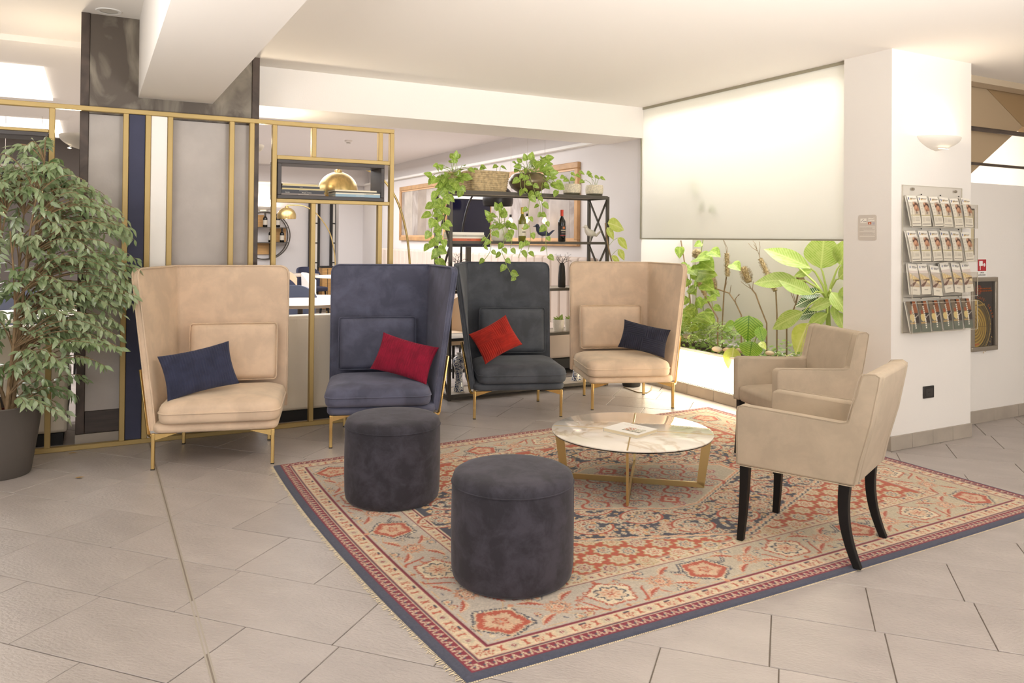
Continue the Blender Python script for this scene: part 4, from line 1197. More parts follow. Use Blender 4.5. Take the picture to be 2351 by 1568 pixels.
# woven basket
o = P_(1114, 6.34)
t = thing('woven_basket', 'rectangular woven seagrass basket on top of the shelf', 'basket', o, .05)
rope_pot('coil', t, .192, .115, .185, .88, 10, wicker, True)
MB().prism(rrect(-.16, .16, -.09, .09, .04, 4), .002, .15).obj('lining', soil, t)
pr_ = []
for px, py, s in ((1104, 380, 1), (1112, 384, -1), (1142, 380, -1), (1150, 382, 1), (1096, 388, -1)):
    q = V(px, py, 6.3); b0 = Vector((q.x, 6.32, o.z+.15)); pr_.append((b0, q))
    put_leaf('heart', t, Matrix.Rotation(-.05, 3, 'Z') @ (q-o), Matrix.Rotation(-.05, 3, 'Z') @ (q-o+Vector((.055*s, -.02, -.02))), (0, -.6, .7), 1)
petioles(t, o, pr_)
# bronze ovoid planter with chartreuse pothos
o = P_(1212, 6.30)
t = thing('bronze_planter', 'oval bronze planter with a trailing chartreuse pothos on the shelf top', 'plant', o)
MB().lathe([(.06, 0), (.10, .012), (.155, .05), (.182, .098), (.178, .135), (.15, .172), (.115, .188), (.105, .186), (.10, .17)], 40, cap1=False).obj('bowl', mat('bronze_glaze', '#6f6046', .3, .35, var=.3, vscale=9), t, smooth=60)
MB().lathe([(.103, .165), (.01, .17)], 24).obj('soil', soil, t)
pr_ = list(crown(t, (o.x, o.y, o.z+.17), [V(1185, 385, 6.25), V(1205, 370, 6.3), V(1225, 362, 6.3), V(1245, 372, 6.28), V(1235, 385, 6.2), V(1255, 390, 6.2), V(1215, 385, 6.18), V(1250, 365, 6.3), V(1195, 395, 6.15), V(1268, 405, 6.2), V(1275, 425, 6.18), V(1258, 420, 6.12)], 40, r=R_))
for lf in [ch for ch in t.children if ch.name.startswith('leaf')]: lf.location.z += .17
petioles(t, o, pr_)
for pts in ([(1205, 395, 6.15), (1205, 435, 6.1), (1215, 450, 6.1), (1213, 498, 6.1), (1218, 544, 6.1), (1208, 595, 6.1)],
            [(1250, 400, 6.16), (1243, 442, 6.1), (1248, 498, 6.1), (1256, 519, 6.1), (1253, 550, 6.1), (1257, 592, 6.1)],
            [(1260, 400, 6.18), (1275, 420, 6.12), (1283, 440, 6.12)], [(1215, 400, 6.12), (1228, 440, 6.1), (1240, 470, 6.1), (1238, 500, 6.1)],
            [(1195, 400, 6.12), (1196, 430, 6.1), (1206, 445, 6.1)], [(1208, 545, 6.1), (1196, 575, 6.1), (1190, 592, 6.1)]):
    vine(t, o, [V(*p) for p in pts], gap=.062, size=(.05, .08), r=R_)
# two stoneware pots
for px, lab, shoots in ((1312, 'left one of two speckled stoneware pots on the shelf top', [(1296, 405, -1), (1310, 398, 1), (1322, 402, 1), (1303, 412, -1), (1330, 395, 1), (1318, 410, -1)]),
                        (1364, 'right one of two speckled stoneware pots on the shelf top', [(1350, 402, 1), (1365, 405, 1), (1378, 408, 1), (1340, 415, -1), (1356, 396, -1)])):
    o = P_(px, 6.30); t = thing('stoneware_pot', lab, 'plant', o, group=None)
    MB().lathe([(.072, 0), (.078, .004), (.080, .022)], 36, cap1=False).obj('dark_foot', mat('dark_glaze', '#55503f', .4), t, smooth=50)
    MB().lathe([(.0805, .0225), (.085, .03), (.088, .06), (.086, .098), (.082, .107), (.076, .107), (.074, .09)], 36, cap1=False).obj('body', mat('stoneware', '#d8cdb4', .6, var=.16, vscale=90, detail=1), t, smooth=50)
    MB().lathe([(.075, .088), (.01, .09)], 24).obj('soil', soil, t)
    pr_ = []
    for x, y, s in shoots:
        q = V(x, y, 6.27); pr_.append((Vector((o.x+s*.02, o.y, o.z+.09)), q)); q = q-o
        put_leaf('heart', t, q, q+Vector((.055*s, -.02, -.015)), (0, -.7, .6), 1.1)
    petioles(t, o, pr_)
# potted pothos on the second shelf
o = P_(1147, 6.27, k=3)
t = thing('white_plant_pot', 'white pot with a pothos trailing from the second shelf over the chair', 'plant', o)
MB().lathe([(.055, 0), (.07, .01), (.078, .06), (.074, .13), (.068, .132), (.066, .115)], 32, cap1=False).obj('pot', mat('white_ceramic', '#e4dccd', .45), t, smooth=50)
MB().lathe([(.067, .113), (.01, .115)], 24).obj('soil', soil, t)
pr_ = list(crown(t, (o.x, o.y, o.z+.115), [V(1135, 490, 6.25), V(1148, 485, 6.22), V(1160, 495, 6.2), V(1130, 505, 6.2), V(1140, 512, 6.15), V(1125, 530, 6.15), V(1165, 515, 6.18)], 17, r=R_))
for lf in [ch for ch in t.children if ch.name.startswith('leaf')]: lf.location.z += .115
petioles(t, o, pr_)
for pts in ([(1150, 512, 6.2), (1158, 545, 6.12), (1152, 575, 6.06), (1160, 598, 5.94), (1165, 614, 5.93), (1180, 636, 5.925), (1192, 631, 5.925)],
            [(1140, 512, 6.2), (1128, 545, 6.12), (1126, 575, 6.08), (1112, 597, 6.07)], [(1155, 512, 6.2), (1175, 540, 6.12), (1172, 570, 6.1)],
            [(1138, 515, 6.2), (1122, 540, 6.13), (1108, 565, 6.12)]):
    vine(t, o, [V(*p) for p in pts], gap=.06, size=(.045, .075), r=R_)
# climbing plant at the right end of the shelf
o = Vector((4.56, 6.06, 0))
t = thing('philodendron', 'slender climbing plant with few large leaves right of the shelf', 'plant', o)
MB().lathe([(.08, 0), (.085, .01), (.105, .2), (.1, .2), (.098, .18)], 32, cap1=False).obj('pot', M['dark'], t, smooth=50)
MB().lathe([(.1, .175), (.01, .178)], 24).obj('soil', soil, t)
MB().tube([(0, 0, .17), (.02, .02, .7), V(1404, 598, 6.05)-o, V(1396, 565, 6.07)-o, V(1392, 540, 6.08)-o, V(1390, 512, 6.08)-o], .007, 7).obj('stem', stem_brown, t, smooth=60)
for (bx, by, tx, ty, k) in ((1395, 512, 1441, 522, 1.25), (1394, 522, 1412, 551, .9), (1418, 546, 1446, 572, .9), (1420, 572, 1436, 598, .95), (1404, 588, 1428, 604, .9)):
    a = V(bx, by, 6.06)-o; q = V(tx, ty, 6.03)-o; put_leaf('yel', t, a, q, TOCAM(q+o)+Vector((0, 0, .5)), k)
MB().tube([V(1397, 565, 6.07)-o, V(1408, 552, 6.06)-o, V(1418, 546, 6.06)-o], .002, 5).tube([V(1402, 590, 6.07)-o, V(1412, 578, 6.06)-o, V(1420, 572, 6.06)-o], .002, 5).obj('petioles', stem_green, t, smooth=60)
# ------------------------------------------------------------------ objects on the shelves
def book(label, c, w, d, h, rz, cover, group=None, pages='#e9dfc8', text=None, tcol='#e8e0d0', spine=True):
    """closed book lying flat; spine towards -y"""
    t = thing('book', label, 'book', c, rz, group)
    cv = mat('cover_'+cover.strip('#'), cover, .4)
    b = MB().box(-w/2, w/2, -d/2, d/2, 0, .0022).box(-w/2, w/2, -d/2, d/2, h-.0022, h).box(-w/2, w/2, (-d/2 if spine else d/2-.0022), (-d/2+.0022 if spine else d/2), .0022, h-.0022)
    b.obj('cover', cv, t)
    MB().box(-w/2+.003, w/2-.003, -d/2+(.0026 if spine else .004), d/2-(.004 if spine else .0026), .0023, h-.0023).obj('page_block', mat('pages', pages, .85), t)
    if text:
        for s, x, size in text:
            text_obj(s, size, mat('spine_ink', tcol, .6), t, M=frame_on((x*w/2, -d/2-.0003, h/2), (1, 0, 0), (0, 0, 1)))
    return t
YB = 5.85
bx = lambda px: at(px, 440, 1, YB).x
z = ZBOX+.0005
g = None
stack = [('taupe paperback at the bottom of the left stack in the dark book box', 640, 745, .013, '#7d7067', [('Appartamenti  ville  palazzi', 0, .007)]),
         ('black book with the title in white italics, left stack of the book box', 642, 742, .0135, '#23222a', [('Bologna rilumina', .18, .0105), ('Dalindula', -.72, .009)]),
         ('black book with small grey print, third from the bottom of the left stack', 643, 744, .012, '#2b2a2e', [('PERCORSI E PAESAGGI', 0, .006)]),
         ('book with cream page edges forward, in the middle of the left stack', 645, 742, .0115, '#c9b98e', None),
         ('black book second from the top of the left stack in the book box', 646, 732, .0155, '#28272a', [('Torrone', 0, .006)]),
         ('book with ivory page edges on top of the left stack in the book box', 646, 729, .0165, '#d8cbb0', None)]
for lab, x0, x1, h, col, tx in stack:
    a, b = bx(x0), bx(x1); a = max(a, 1.2065)
    book(lab, ((a+b)/2, YB+.075, z), b-a, .20, h, 0, col, text=tx, pages='#dccb95' if 'edges' in lab else '#e9dfc8', spine='edges' not in lab); z += h+.0004
z = ZBOX+.0005
for lab, x0, x1, h, col, tx in [('light blue paperback at the bottom of the right stack in the dark book box', 768, 874, .020, '#8da9b8', [('ITINERARIO  ROMANICO', .1, .006)]),
         ('ivory book with black print, second in the right stack of the book box', 768, 873, .0105, '#d9d2bd', [('IL PAESE DELLE ACQUE', .5, .007)]),
         ('thin black book in the right stack of the book box', 769, 872, .0085, '#2c2925', None),
         ('book with cream page edges on top of the right stack in the book box', 766, 863, .0125, '#d4c9a6', None)]:
    a, b = bx(x0), bx(x1); b = min(b, 1.9565)
    book(lab, ((a+b)/2, YB+.075, z), b-a, .21, h, 0, col, text=tx, tcol='#3a362e' if 'ivory' in lab else '#e8e4da', spine='edges' not in lab); z += h+.0004
z = ZBOX2+.0005
for lab, x0, x1, h, col, tx in [('black book at the bottom of the stack in the left book box', -30, 103, .026, '#2b2a2c', [('Bologna  Modena', .55, .009)]),
         ('thick white book in the middle of the stack in the left book box', -30, 103, .042, '#d8cfc4', None),
         ('purple and black book on top of the stack in the left book box', -30, 99, .020, '#3a2c40', [('CITTA D EUROPA', .3, .007)])]:
    a, b = bx(x0), min(bx(x1), -.2935)
    book(lab, ((a+b)/2, YB+.075, z), b-a, .20, h, 0, col, text=tx); z += h+.0004
# books on shelf two
z = SZ[3]+.0005
for lab, x0, x1, h, col, tx in [('orange book at the bottom of the stack on the metal shelf', 1035, 1103, .022, '#d0643a', [('TOSCANA', .2, .009)]),
         ('white book second in the stack on the metal shelf', 1035, 1115, .014, '#e9e2d3', None), ('grey book third in the stack on the metal shelf', 1035, 1112, .016, '#b9b2a4', [('Arte e Stile', -.2, .008)]),
         ('white book on top of the stack on the metal shelf', 1036, 1110, .024, '#f0eadd', None)]:
    a, b = at(x0, 540, 1, 6.22).x, at(x1, 540, 1, 6.22).x
    book(lab, ((a+b)/2, 6.30, z), b-a, .18, h, .03 if 'top' in lab else -.02, col, text=tx, tcol='#4a3c30'); z += h+.0004
def bottle(label, p, h, r, glass, foil, labcol, marks=(), group=None):
    t = thing('wine_bottle', label, 'bottle', p, 0, group)
    MB().lathe([(r*.85, 0), (r, .006), (r, h*.60), (r*.93, h*.66), (r*.55, h*.735), (r*.37, h*.79), (r*.36, h*.955)], 28).obj('glass', mat('bottle_glass_'+glass.strip('#'), glass, .12, coat=.3), t, smooth=50)
    MB().lathe([(r*.40, h*.80), (r*.41, h*.95), (r*.44, h*.952), (r*.44, h*.985), (r*.38, h)], 24, cap0=False).obj('foil', mat('foil_'+foil.strip('#'), foil, .4, .2), t, smooth=50)
    b = MB(); b.grid(lambda u, v: (r*1.015*math.cos(PI*(1.02+.96*u)), r*1.015*math.sin(PI*(1.02+.96*u)), h*(.16+.34*v)), 20, 1)
    b.obj('paper_label', mat('label_'+labcol.strip('#'), labcol, .6), t, smooth=179, fix=False)
    for (z0, z1, u0, u1, c) in marks:
        b = MB(); b.grid(lambda u, v: (r*1.03*math.cos(PI*(u0+(u1-u0)*u)), r*1.03*math.sin(PI*(u0+(u1-u0)*u)), h*(z0+(z1-z0)*v)), 10, 1)
        b.obj('label_print', mat('ink_'+c.strip('#'), c, .5), t, smooth=179, fix=False)
    return t
bottle('dark red wine bottle with red cap and black label on the shelf', P_(1290, 6.27, k=3), .30, .036, '#17140f', '#c23a20', '#1f1b1a', [(.19, .205, 1.2, 1.8, '#b8322a'), (.34, .37, 1.25, 1.75, '#b9a98f'), (.40, .47, 1.4, 1.6, '#c0703a'), (.27, .29, 1.3, 1.7, '#8d8272')])
bottle('white wine bottle with golden cap and cream label on the shelf', P_(1199, 6.30, k=3), .315, .036, '#6d6a1e', '#d3b552', '#ece3d0', [(.36, .40, 1.3, 1.7, '#c9a24a'), (.25, .29, 1.35, 1.65, '#8c8374')])
def bird(label, px, col, flip, s=1.0):
    o = P_(px, 6.28, k=3); t = thing('bird_figurine', label, 'figurine', o, 0); m_ = mat('bird_'+col.strip('#'), col, .45)
    sg = -1 if flip else 1
    prof = [(-.062, .045, .004), (-.05, .056, .012), (-.03, .066, .022), (-.005, .072, .030), (.02, .080, .030), (.036, .096, .024), (.044, .112, .017), (.046, .121, .014)]
    MB().tube([(sg*x*s, 0, zz*s) for x, zz, r in prof], [r*s for x, zz, r in prof], 14).obj('body', m_, t, smooth=70)
    MB().tube([(sg*.040*s, 0, .124*s), (sg*.055*s, 0, .126*s), (sg*.064*s, 0, .124*s)], [.014*s, .018*s, .011*s], 12).tube([(sg*.068*s, 0, .124*s), (sg*.092*s, 0, .120*s)], [.006*s, .001], 8).obj('head', m_, t, smooth=70)
    MB().tube([(sg*-.055*s, 0, .052*s), (sg*-.095*s, 0, .085*s), (sg*-.115*s, 0, .094*s)], [.012*s, .008*s, .002], 8).obj('tail', m_, t, smooth=70)
    for yy in (-.009, .009): MB().tube([(0, yy, .05*s), (.004*sg, yy, .0)], .0022, 6).obj('leg', m_, t)
bird('white ceramic bird figurine at the right end of the second shelf', 1356, '#d5cdbe', True, 1.15)
bird('dark blue bird figurine between the bottles on the second shelf', 1246, '#33384f', True, 1.15)
def twig_vase(label, p, h=.23):
    t = thing('twig_vase', label, 'vase', p); r = random.Random(int(p[0]*100))
    MB().lathe([(.03, 0), (.036, .006), (.035, h*.4), (.028, h*.85), (.020, h*.97), (.019, h), (.013, h), (.013, h*.9)], 28, cap1=False).obj('vase', mat('hammered_vase', '#332f2b', .5, .3, bump=.5, bscale=70), t, smooth=50)
    b = MB()
    def br(p0, d, l, rad, k):
        p1 = p0+d*l; b.tube([p0, (p0+p1)/2+Vector((r.uniform(-.008, .008), r.uniform(-.008, .008), r.uniform(-.006, .006))), p1], [rad, rad*.8, rad*.6], 5)
        if k > 0:
            for _ in range(2 if k > 1 else 3):
                e = Vector((d.x+r.uniform(-.9, .9), d.y*.5+r.uniform(-.6, .6), d.z+r.uniform(-.9, .5))).normalized(); br(p1, e, l*r.uniform(.5, .8), rad*.6, k-1)
    for i in range(5): br(Vector((0, 0, h*.85)), Vector((r.uniform(-.7, .7), r.uniform(-.5, .5), 1)).normalized(), .06, .0035, 3)
    b.obj('twigs', mat('dark_twig', '#2f2722', .8), t, smooth=60, fix=False)
twig_vase('dark hammered vase with bare twigs, right half of the third shelf', P_(1291, 6.28, k=2))
twig_vase('dark vase with bare twigs at the left end of the third shelf', P_(1052, 6.30, k=2))
for i, px in enumerate((1252, 1284, 1311)):
    o = P_(px, 6.26, k=1); t = thing('white_pot', 'small white textured pot on the fourth shelf, ' + ('left of three', 'middle of three', 'right of three')[i], 'pot', o, 0, 'small white pots')
    MB().lathe([(.043, 0), (.047, .005), (.054, .105), (.056, .112), (.051, .112), (.049, .09)], 36, cap1=False).obj('body', mat('embossed_ceramic', '#ece6da', .5, bump=.5, bscale=55), t, smooth=50)
    MB().lathe([(.05, .088), (.01, .09)], 20).obj('soil', soil, t)
    for k in range(5):
        a = k*1.3; put_leaf('heart', t, (.012*math.cos(a), .012*math.sin(a), .09), (.04*math.cos(a), .04*math.sin(a), .12+.01*k), (0, -.5, .8), .8)
def blue_vase(label, px, y):
    o = P_(px, y, k=0); t = thing('porcelain_vase', label, 'vase', o, 0, 'blue and white vases')
    m_ = mat('blue_white_porcelain', '#e9e7e2', .12, vcol2='#32446f', vscale=55, vdist=1.5, vlo=.50, vhi=.54, coat=.5, detail=2)
    pl = mat('white_porcelain', '#e9e7e2', .12, coat=.5)
    MB().lathe([(.043, .004), (.046, .02), (.036, .06), (.030, .12), (.037, .19), (.053, .245), (.055, .27), (.048, .295), (.026, .31)], 36).obj('body', m_, t, smooth=60)
    MB().lathe([(.045, 0), (.0455, .0042)], 36).obj('foot_ring', pl, t); MB().lathe([(.026, .3102), (.020, .318), (.020, .33), (.027, .338), (.022, .338), (.016, .33)], 28, cap1=False).obj('neck', pl, t, smooth=60)
blue_vase('tall blue and white porcelain vase at the left of the bottom shelf', 1057, 6.30); blue_vase('blue and white porcelain vase at the right of the bottom shelf, mostly hidden', 1326, 6.30)

# ------------------------------------------------------------------ planter niche
PX = 5.1
def planter():
    t = thing('planter_trough', 'long white built in planter trough glowing along its front', 'planter', (5.1, 5.0, 0))
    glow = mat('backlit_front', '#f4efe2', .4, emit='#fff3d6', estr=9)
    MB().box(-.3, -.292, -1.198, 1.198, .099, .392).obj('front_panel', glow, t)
    MB().box(-.316, -.27, -1.198, 1.198, .392, .410).obj('rim', M['white'], t, bevel=.004)
    MB().box(-.29, .325, -1.198, 1.198, .099, .115).box(.30, .325, -1.198, 1.198, .115, .40).obj('trough', M['white'], t)
    MB().grid(lambda u, v: (-.268+.565*u, -1.19+2.38*v, .375+.02*math.sin(9*u)*math.sin(17*v)+.01*math.sin(31*v+5*u)), 20, 60).obj('soil', soil, t, smooth=179, fix=False)
planter()
N = lambda px, py, x=PX: at(px, py, 0, x)
Zp = lambda x, y: at(1500+.2041*x, 540+.2041*y, 0, 5.08)      # from the planter close up
def Zq(x, y, d): return at(1500+.2041*x, 540+.2041*y, 0, d)
def soil_pt(x, d=5.08):
    p = Zq(x, 1100, d); return Vector((d, p.y, .385))
# dieffenbachia
o = soil_pt(1985, 5.12)
t = thing('dieffenbachia', 'big dieffenbachia with pale mottled leaves at the right of the planter', 'plant', o)
hub = Zq(1960, 730, 5.12)-o
MB().tube([(0, 0, -.01), (.0, .01, hub.z*.5), hub], [.022, .02, .017], 10).obj('cane', stem_green, t, smooth=60)
DL = [('dief', 1770, 372, 1195, 85, 5.02, .70), ('broad', 1885, 375, 1925, -40, 5.08, 1.25), ('broad', 2100, 335, 2215, 20, 5.15, .9), ('dief', 1630, 505, 1050, 492, 4.98, .72),
      ('dief', 1790, 668, 1385, 462, 4.96, .95), ('dief', 1690, 865, 1275, 1045, 4.94, .95), ('dief', 2045, 735, 1706, 830, 4.95, .9), ('dief', 2085, 490, 2260, 300, 5.05, 1.2),
      ('dief', 2100, 760, 2230, 560, 5.0, 1.3), ('dief', 1790, 395, 1555, 455, 5.18, 1.0), ('dief', 2075, 860, 2140, 1050, 4.95, 1.4), ('dief', 1960, 880, 1700, 1040, 4.98, 1.2), ('dief', 2030, 770, 2050, 960, 4.96, 1.0), ('dief', 2150, 880, 2180, 720, 5.05, 1.3),
      ('dief', 1480, 262, 1640, 250, 5.2, .8), ('dief', 2000, 640, 2180, 860, 4.97, 1.2)]
pt = MB()
for k, bx_, by_, tx_, ty_, d, w in DL:
    a = Zq(bx_, by_, d+.03)-o; q = Zq(tx_, ty_, d-.03)-o
    a.x = max(a.x, 4.80-o.x); q.x = max(q.x, 4.80-o.x); 
    a.y = max(a.y, 3.83-o.y); q.y = max(q.y, 3.83-o.y)
    put_leaf(k, t, a, q, TOCAM(o+a)+Vector((0, 0, .35)), w)
    mid = hub.lerp(a, .5)+Vector((0, 0, .05)); pt.tube([hub, hub.lerp(mid, .55)+Vector((0, 0, .015)), mid.lerp(a, .5)+Vector((0, 0, .01)), a], [.011, .009, .007, .005], 7, cap=False)
pt.obj('petioles', mat('pale_petiole', '#b6c968', .45), t, smooth=60, fix=False)
# calathea with ribbed leaves
o = soil_pt(1080, 4.98)
t = thing('calathea', 'calathea with broad ribbed leaves at the middle of the planter front', 'plant', o)
pt = MB()
for k, bx_, by_, tx_, ty_, d, w in [('cal', 1075, 905, 1060, 1195, 4.86, 1.38), ('cal', 1110, 1195, 1075, 1400, 4.84, 1.55), ('yel', 905, 1262, 855, 1555, 4.80, 1.25), ('cal', 920, 1000, 745, 1050, 4.9, .8), ('yel', 1745, 990, 1550, 1375, 4.86, 1.0), ('cal', 1190, 1030, 1235, 1200, 4.9, .9), ('yel', 1200, 1200, 1260, 1260, 4.85, 1.1)]:
    a = Zq(bx_, by_, d)-o; q = Zq(tx_, ty_, max(4.765, d-.03))-o
    put_leaf(k, t, a, q, TOCAM(o+a)+Vector((0, 0, .55)), w)
    if bx_ < 1500: mid = a.lerp(Vector((0, 0, 0)), .45)+Vector((.02, 0, .04)); pt.tube([(0, 0, -.01), mid, a], [.006, .005, .003], 6, cap=False)
pt.obj('petioles', stem_green, t, smooth=60, fix=False)
# white striped plant behind
o = soil_pt(1760, 5.22)
t = thing('striped_plant', 'dark green plant with white striped leaves behind the dieffenbachia', 'plant', o)
for bx_, by_, tx_, ty_ in ((1850, 690, 1560, 775), (1900, 660, 1620, 640), (1830, 870, 1560, 900), (1750, 1010, 1640, 1300), (1800, 920, 1930, 860)):
    put_leaf('str', t, Zq(bx_, by_, 5.18)-o, Zq(tx_, ty_, 5.12)-o, TOCAM(o)+Vector((0, 0, .6)), 1.3)
MB().tube([(0, 0, 0), Zq(1850, 690, 5.18)-o], .006, 6).tube([(0, 0, 0), Zq(1830, 870, 5.18)-o], .006, 6).obj('stems', stem_green, t, smooth=60)
# dried flower spikes
husk = mat('dried_flower', '#a08a63', .95, vcol2='#cdbb93', vscale=60)
def spike(label, stem, head, hw, twigs=None, d=5.15, roundh=False):
    o = soil_pt(stem[0][0], d); t = thing('dried_flower', label, 'dried flower', o, 0)
    pts = [Vector((0, 0, -.02))]+[Zq(x, y, d)-o for x, y in stem]; MB().tube(pts, [.0075]+[.0065]*(len(pts)-1), 7).obj('stem', stem_brown, t, smooth=60)
    r = random.Random(int(head[0][0])); a, q = Zq(*head[0], d)-o, Zq(*head[1], d)-o; ax = (q-a); L0 = ax.length; ax.normalize()
    b = MB(); rad = hw*.2041/FPX*6.9
    for i in range(520):
        u = r.random(); an = r.uniform(0, 2*PI); rr = rad*(math.sin(PI*min(1, max(.06, u)))**.5 if roundh else (1-.45*abs(2*u-1)**2))
        s1 = ax.orthogonal().normalized(); s2 = ax.cross(s1); dv = s1*math.cos(an)+s2*math.sin(an)
        p = a+ax*L0*u+dv*rr*r.uniform(.55, .9); e = p+(dv+ax*r.uniform(-.6, .9))*rad*.42; w = dv.cross(ax)*.0022
        b.add([p-w, p+w, e+w*.6, e-w*.6], [(0, 1, 2, 3)])
    b.tube([a, a.lerp(q, .5), q], rad*.55, 10)
    b.obj('flower_head', husk, t, fix=False)['kind'] = 'stuff'
    b = MB()
    for tw in twigs or []: b.tube([Zq(x, y, d)-o for x, y in tw], [.0032]+[.002]*(len(tw)-1), 5)
    if twigs: b.obj('fine_twigs', stem_brown, t, smooth=60, fix=False)
spike('upright dried brown flower spike left of the middle of the planter', [(775, 1000), (795, 640), (822, 470)], [(835, 465), (826, 205)], 44, [[(826, 205), (815, 130), (782, 45)], [(800, 620), (830, 520)], [(826, 205), (835, 150), (795, 60)]])
spike('dried flower with round tufted head in the middle of the planter', [(1275, 990), (1200, 800), (1150, 660), (1110, 610)], [(1075, 525), (1015, 365)], 62, [[(1110, 610), (1030, 560), (985, 520)], [(1110, 610), (1060, 545)], [(1115, 620), (1125, 520)], [(1100, 600), (1080, 550)]], roundh=True)
spike('leaning dried flower spike behind the long leaves in the planter', [(1390, 880), (1383, 740), (1378, 630)], [(1372, 625), (1205, 265)], 40, [[(1205, 265), (1175, 180), (1130, 100)], [(1190, 230), (1200, 130), (1190, 70)], [(1170, 175), (1110, 140), (1070, 90)], [(1165, 160), (1150, 100), (1120, 62)]])
spike('dried brown spike among the pothos at the left of the planter', [(725, 935), (640, 790), (560, 650)], [(590, 680), (500, 490)], 30, [[(560, 650), (540, 610)]], 5.0)
spike('small dried twiggy flower near the right of the planter', [(1500, 1020), (1600, 780), (1640, 600)], [(1700, 545), (1630, 470)], 34, [[(1590, 760), (1530, 600)], [(1600, 760), (1570, 640)], [(1640, 600), (1680, 540)]], 5.22)
spike('dried tuft with forked twigs above the ground cover', [(990, 900), (920, 750), (850, 650), (700, 600)], [(700, 590), (640, 430)], 40, [[(905, 740), (965, 660)], [(860, 660), (875, 560)], [(925, 760), (930, 700), (975, 665)]], 5.2, True)
spike('dried tuft on a grey stem at the upper left of the planter', [(440, 950), (400, 600), (350, 300), (310, 60)], [(470, 240), (510, 170)], 55, [[(470, 420), (470, 240)], [(240, 60), (262, 300), (330, 520)]], 5.25, True)
# pothos bush left
o = soil_pt(520, 5.0)
t = thing('climbing_pothos', 'bushy light green pothos at the left of the planter', 'plant', o)
r = random.Random(8)
for pts in ([(560, 50), (520, 300), (490, 550), (480, 800), (520, 1050)], [(430, 950), (400, 700), (420, 500), (400, 330)], [(600, 1000), (560, 800), (600, 600), (560, 420), (620, 330)], [(380, 1000), (370, 800), (350, 650)], [(690, 950), (660, 760), (640, 640)]):
    dd_ = r.uniform(4.95, 5.25); vine(t, o, [Zq(x, y, dd_) for x, y in pts], gap=.075, size=(.075, .135), r=r, stem_r=.004)
for bx_, by_, tx_, ty_ in ((640, 175, 735, 215), (885, 320, 965, 370), (470, 600, 360, 620), (500, 420, 670, 430), (560, 540, 660, 590), (600, 720, 690, 700), (540, 300, 660, 360), (480, 260, 610, 230), (300, 130, 290, 250), (390, 380, 480, 420), (470, 920, 600, 950), (570, 880, 660, 960), (350, 820, 420, 900), (310, 930, 400, 1000)):
    put_leaf('heart', t, Zq(bx_, by_, 4.97)-o, Zq(tx_, ty_, 4.93)-o, TOCAM(o)+Vector((0, r.uniform(-.5, .5), r.uniform(0, .8))), r.uniform(.9, 1.2))
# ferns spilling over the rim
o = soil_pt(520, 4.88)
t = thing('fern_ground_cover', 'pale lacy fern spilling over the left of the planter rim', 'plant', o)
b = MB(); fr = MB()
for i in range(74):
    x0 = r.uniform(260, 900); base = Zq(x0, r.uniform(1050, 1200), r.uniform(4.85, 5.2)); base.z = max(base.z, .40)
    an = r.uniform(0, 2*PI); l = r.uniform(.10, .20); d = Vector((math.cos(an)*.8-.35, math.sin(an), 0)).normalized(); up = r.uniform(.02, .13)
    path = [base+d*l*u+Vector((0, 0, up*math.sin(PI*.55*u*1.4)-.05*u*u)) for u in [k/8 for k in range(9)]]
    path = [Vector((max(p.x, 4.74), min(p.y, 6.15), max(p.z, .395 if p.x > 4.80 else .2))) for p in path]
    fr.tube([p-o for p in path], .0012, 4, cap=False)
    its = []
    for k in range(1, 9):
        tdir = (path[k]-path[k-1]); tdir = tdir.normalized() if tdir.length > 1e-5 else d; s = tdir.cross(Vector((0, 0, 1))).normalized()
        for sg in (1, -1):
            ll = .042*(1-.6*k/9); p = path[k]-o; its.append((p, p+(s*sg+tdir*.45+Vector((0, 0, r.uniform(-.3, .2)))).normalized()*ll, Vector((r.uniform(-.4, .2), r.uniform(-.4, .4), 1)), 1.25))
    add_leaves(b, 'fig', its)
b.obj('fronds', G_fern, t, smooth=179, fix=False)['kind'] = 'stuff'; fr.obj('frond_ribs', stem_green, t, fix=False)['kind'] = 'stuff'
# small-leaved filler and grassy blades
o = soil_pt(1450, 4.95)
t = thing('spider_plant', 'grassy spider plant with narrow arching blades right of the calathea', 'plant', o)
LM['blade'] = leaf_mesh('grass_blade', lambda t: .035*math.sin(PI*min(1, .15+.85*t)), 8, .3, .55, m=G_yel)
for i in range(46):
    x0 = r.uniform(1330, 1700); base = Zq(x0, 1280, r.uniform(4.86, 5.1)); base.z = .385; an = r.uniform(0, 2*PI); l = r.uniform(.13, .24)
    tip = base+Vector((math.cos(an)*.5*l-.03, math.sin(an)*.8*l, l*r.uniform(.25, .8))); tip.x = max(4.80, tip.x); put_leaf('blade', t, base-o, tip-o, Vector((math.cos(an)*-.3, 0, 1)), r.uniform(.8, 1.2))
o = soil_pt(1000, 5.1)
t = thing('creeping_ground_cover', 'low creeping small leaved greenery over the planter soil', 'plant', o)
b = MB(); its = []
for i in range(900):
    y = r.uniform(3.85, 6.1); x = r.uniform(4.83, 5.38); z = .385+r.random()**2*.16; p = Vector((x, y, z))-o
    its.append((p, p+Vector((r.uniform(-1, .6), r.uniform(-1, 1), r.uniform(-.3, .6))).normalized()*r.uniform(.03, .055), Vector((-.4, -.3, 1)), 1.6))
add_leaves(b, 'fig', its); b.obj('foliage', leaf_mat('creeper_leaf', '#5f7f35', '#a3bd62', 6, .4), t, smooth=179, fix=False)['kind'] = 'stuff'
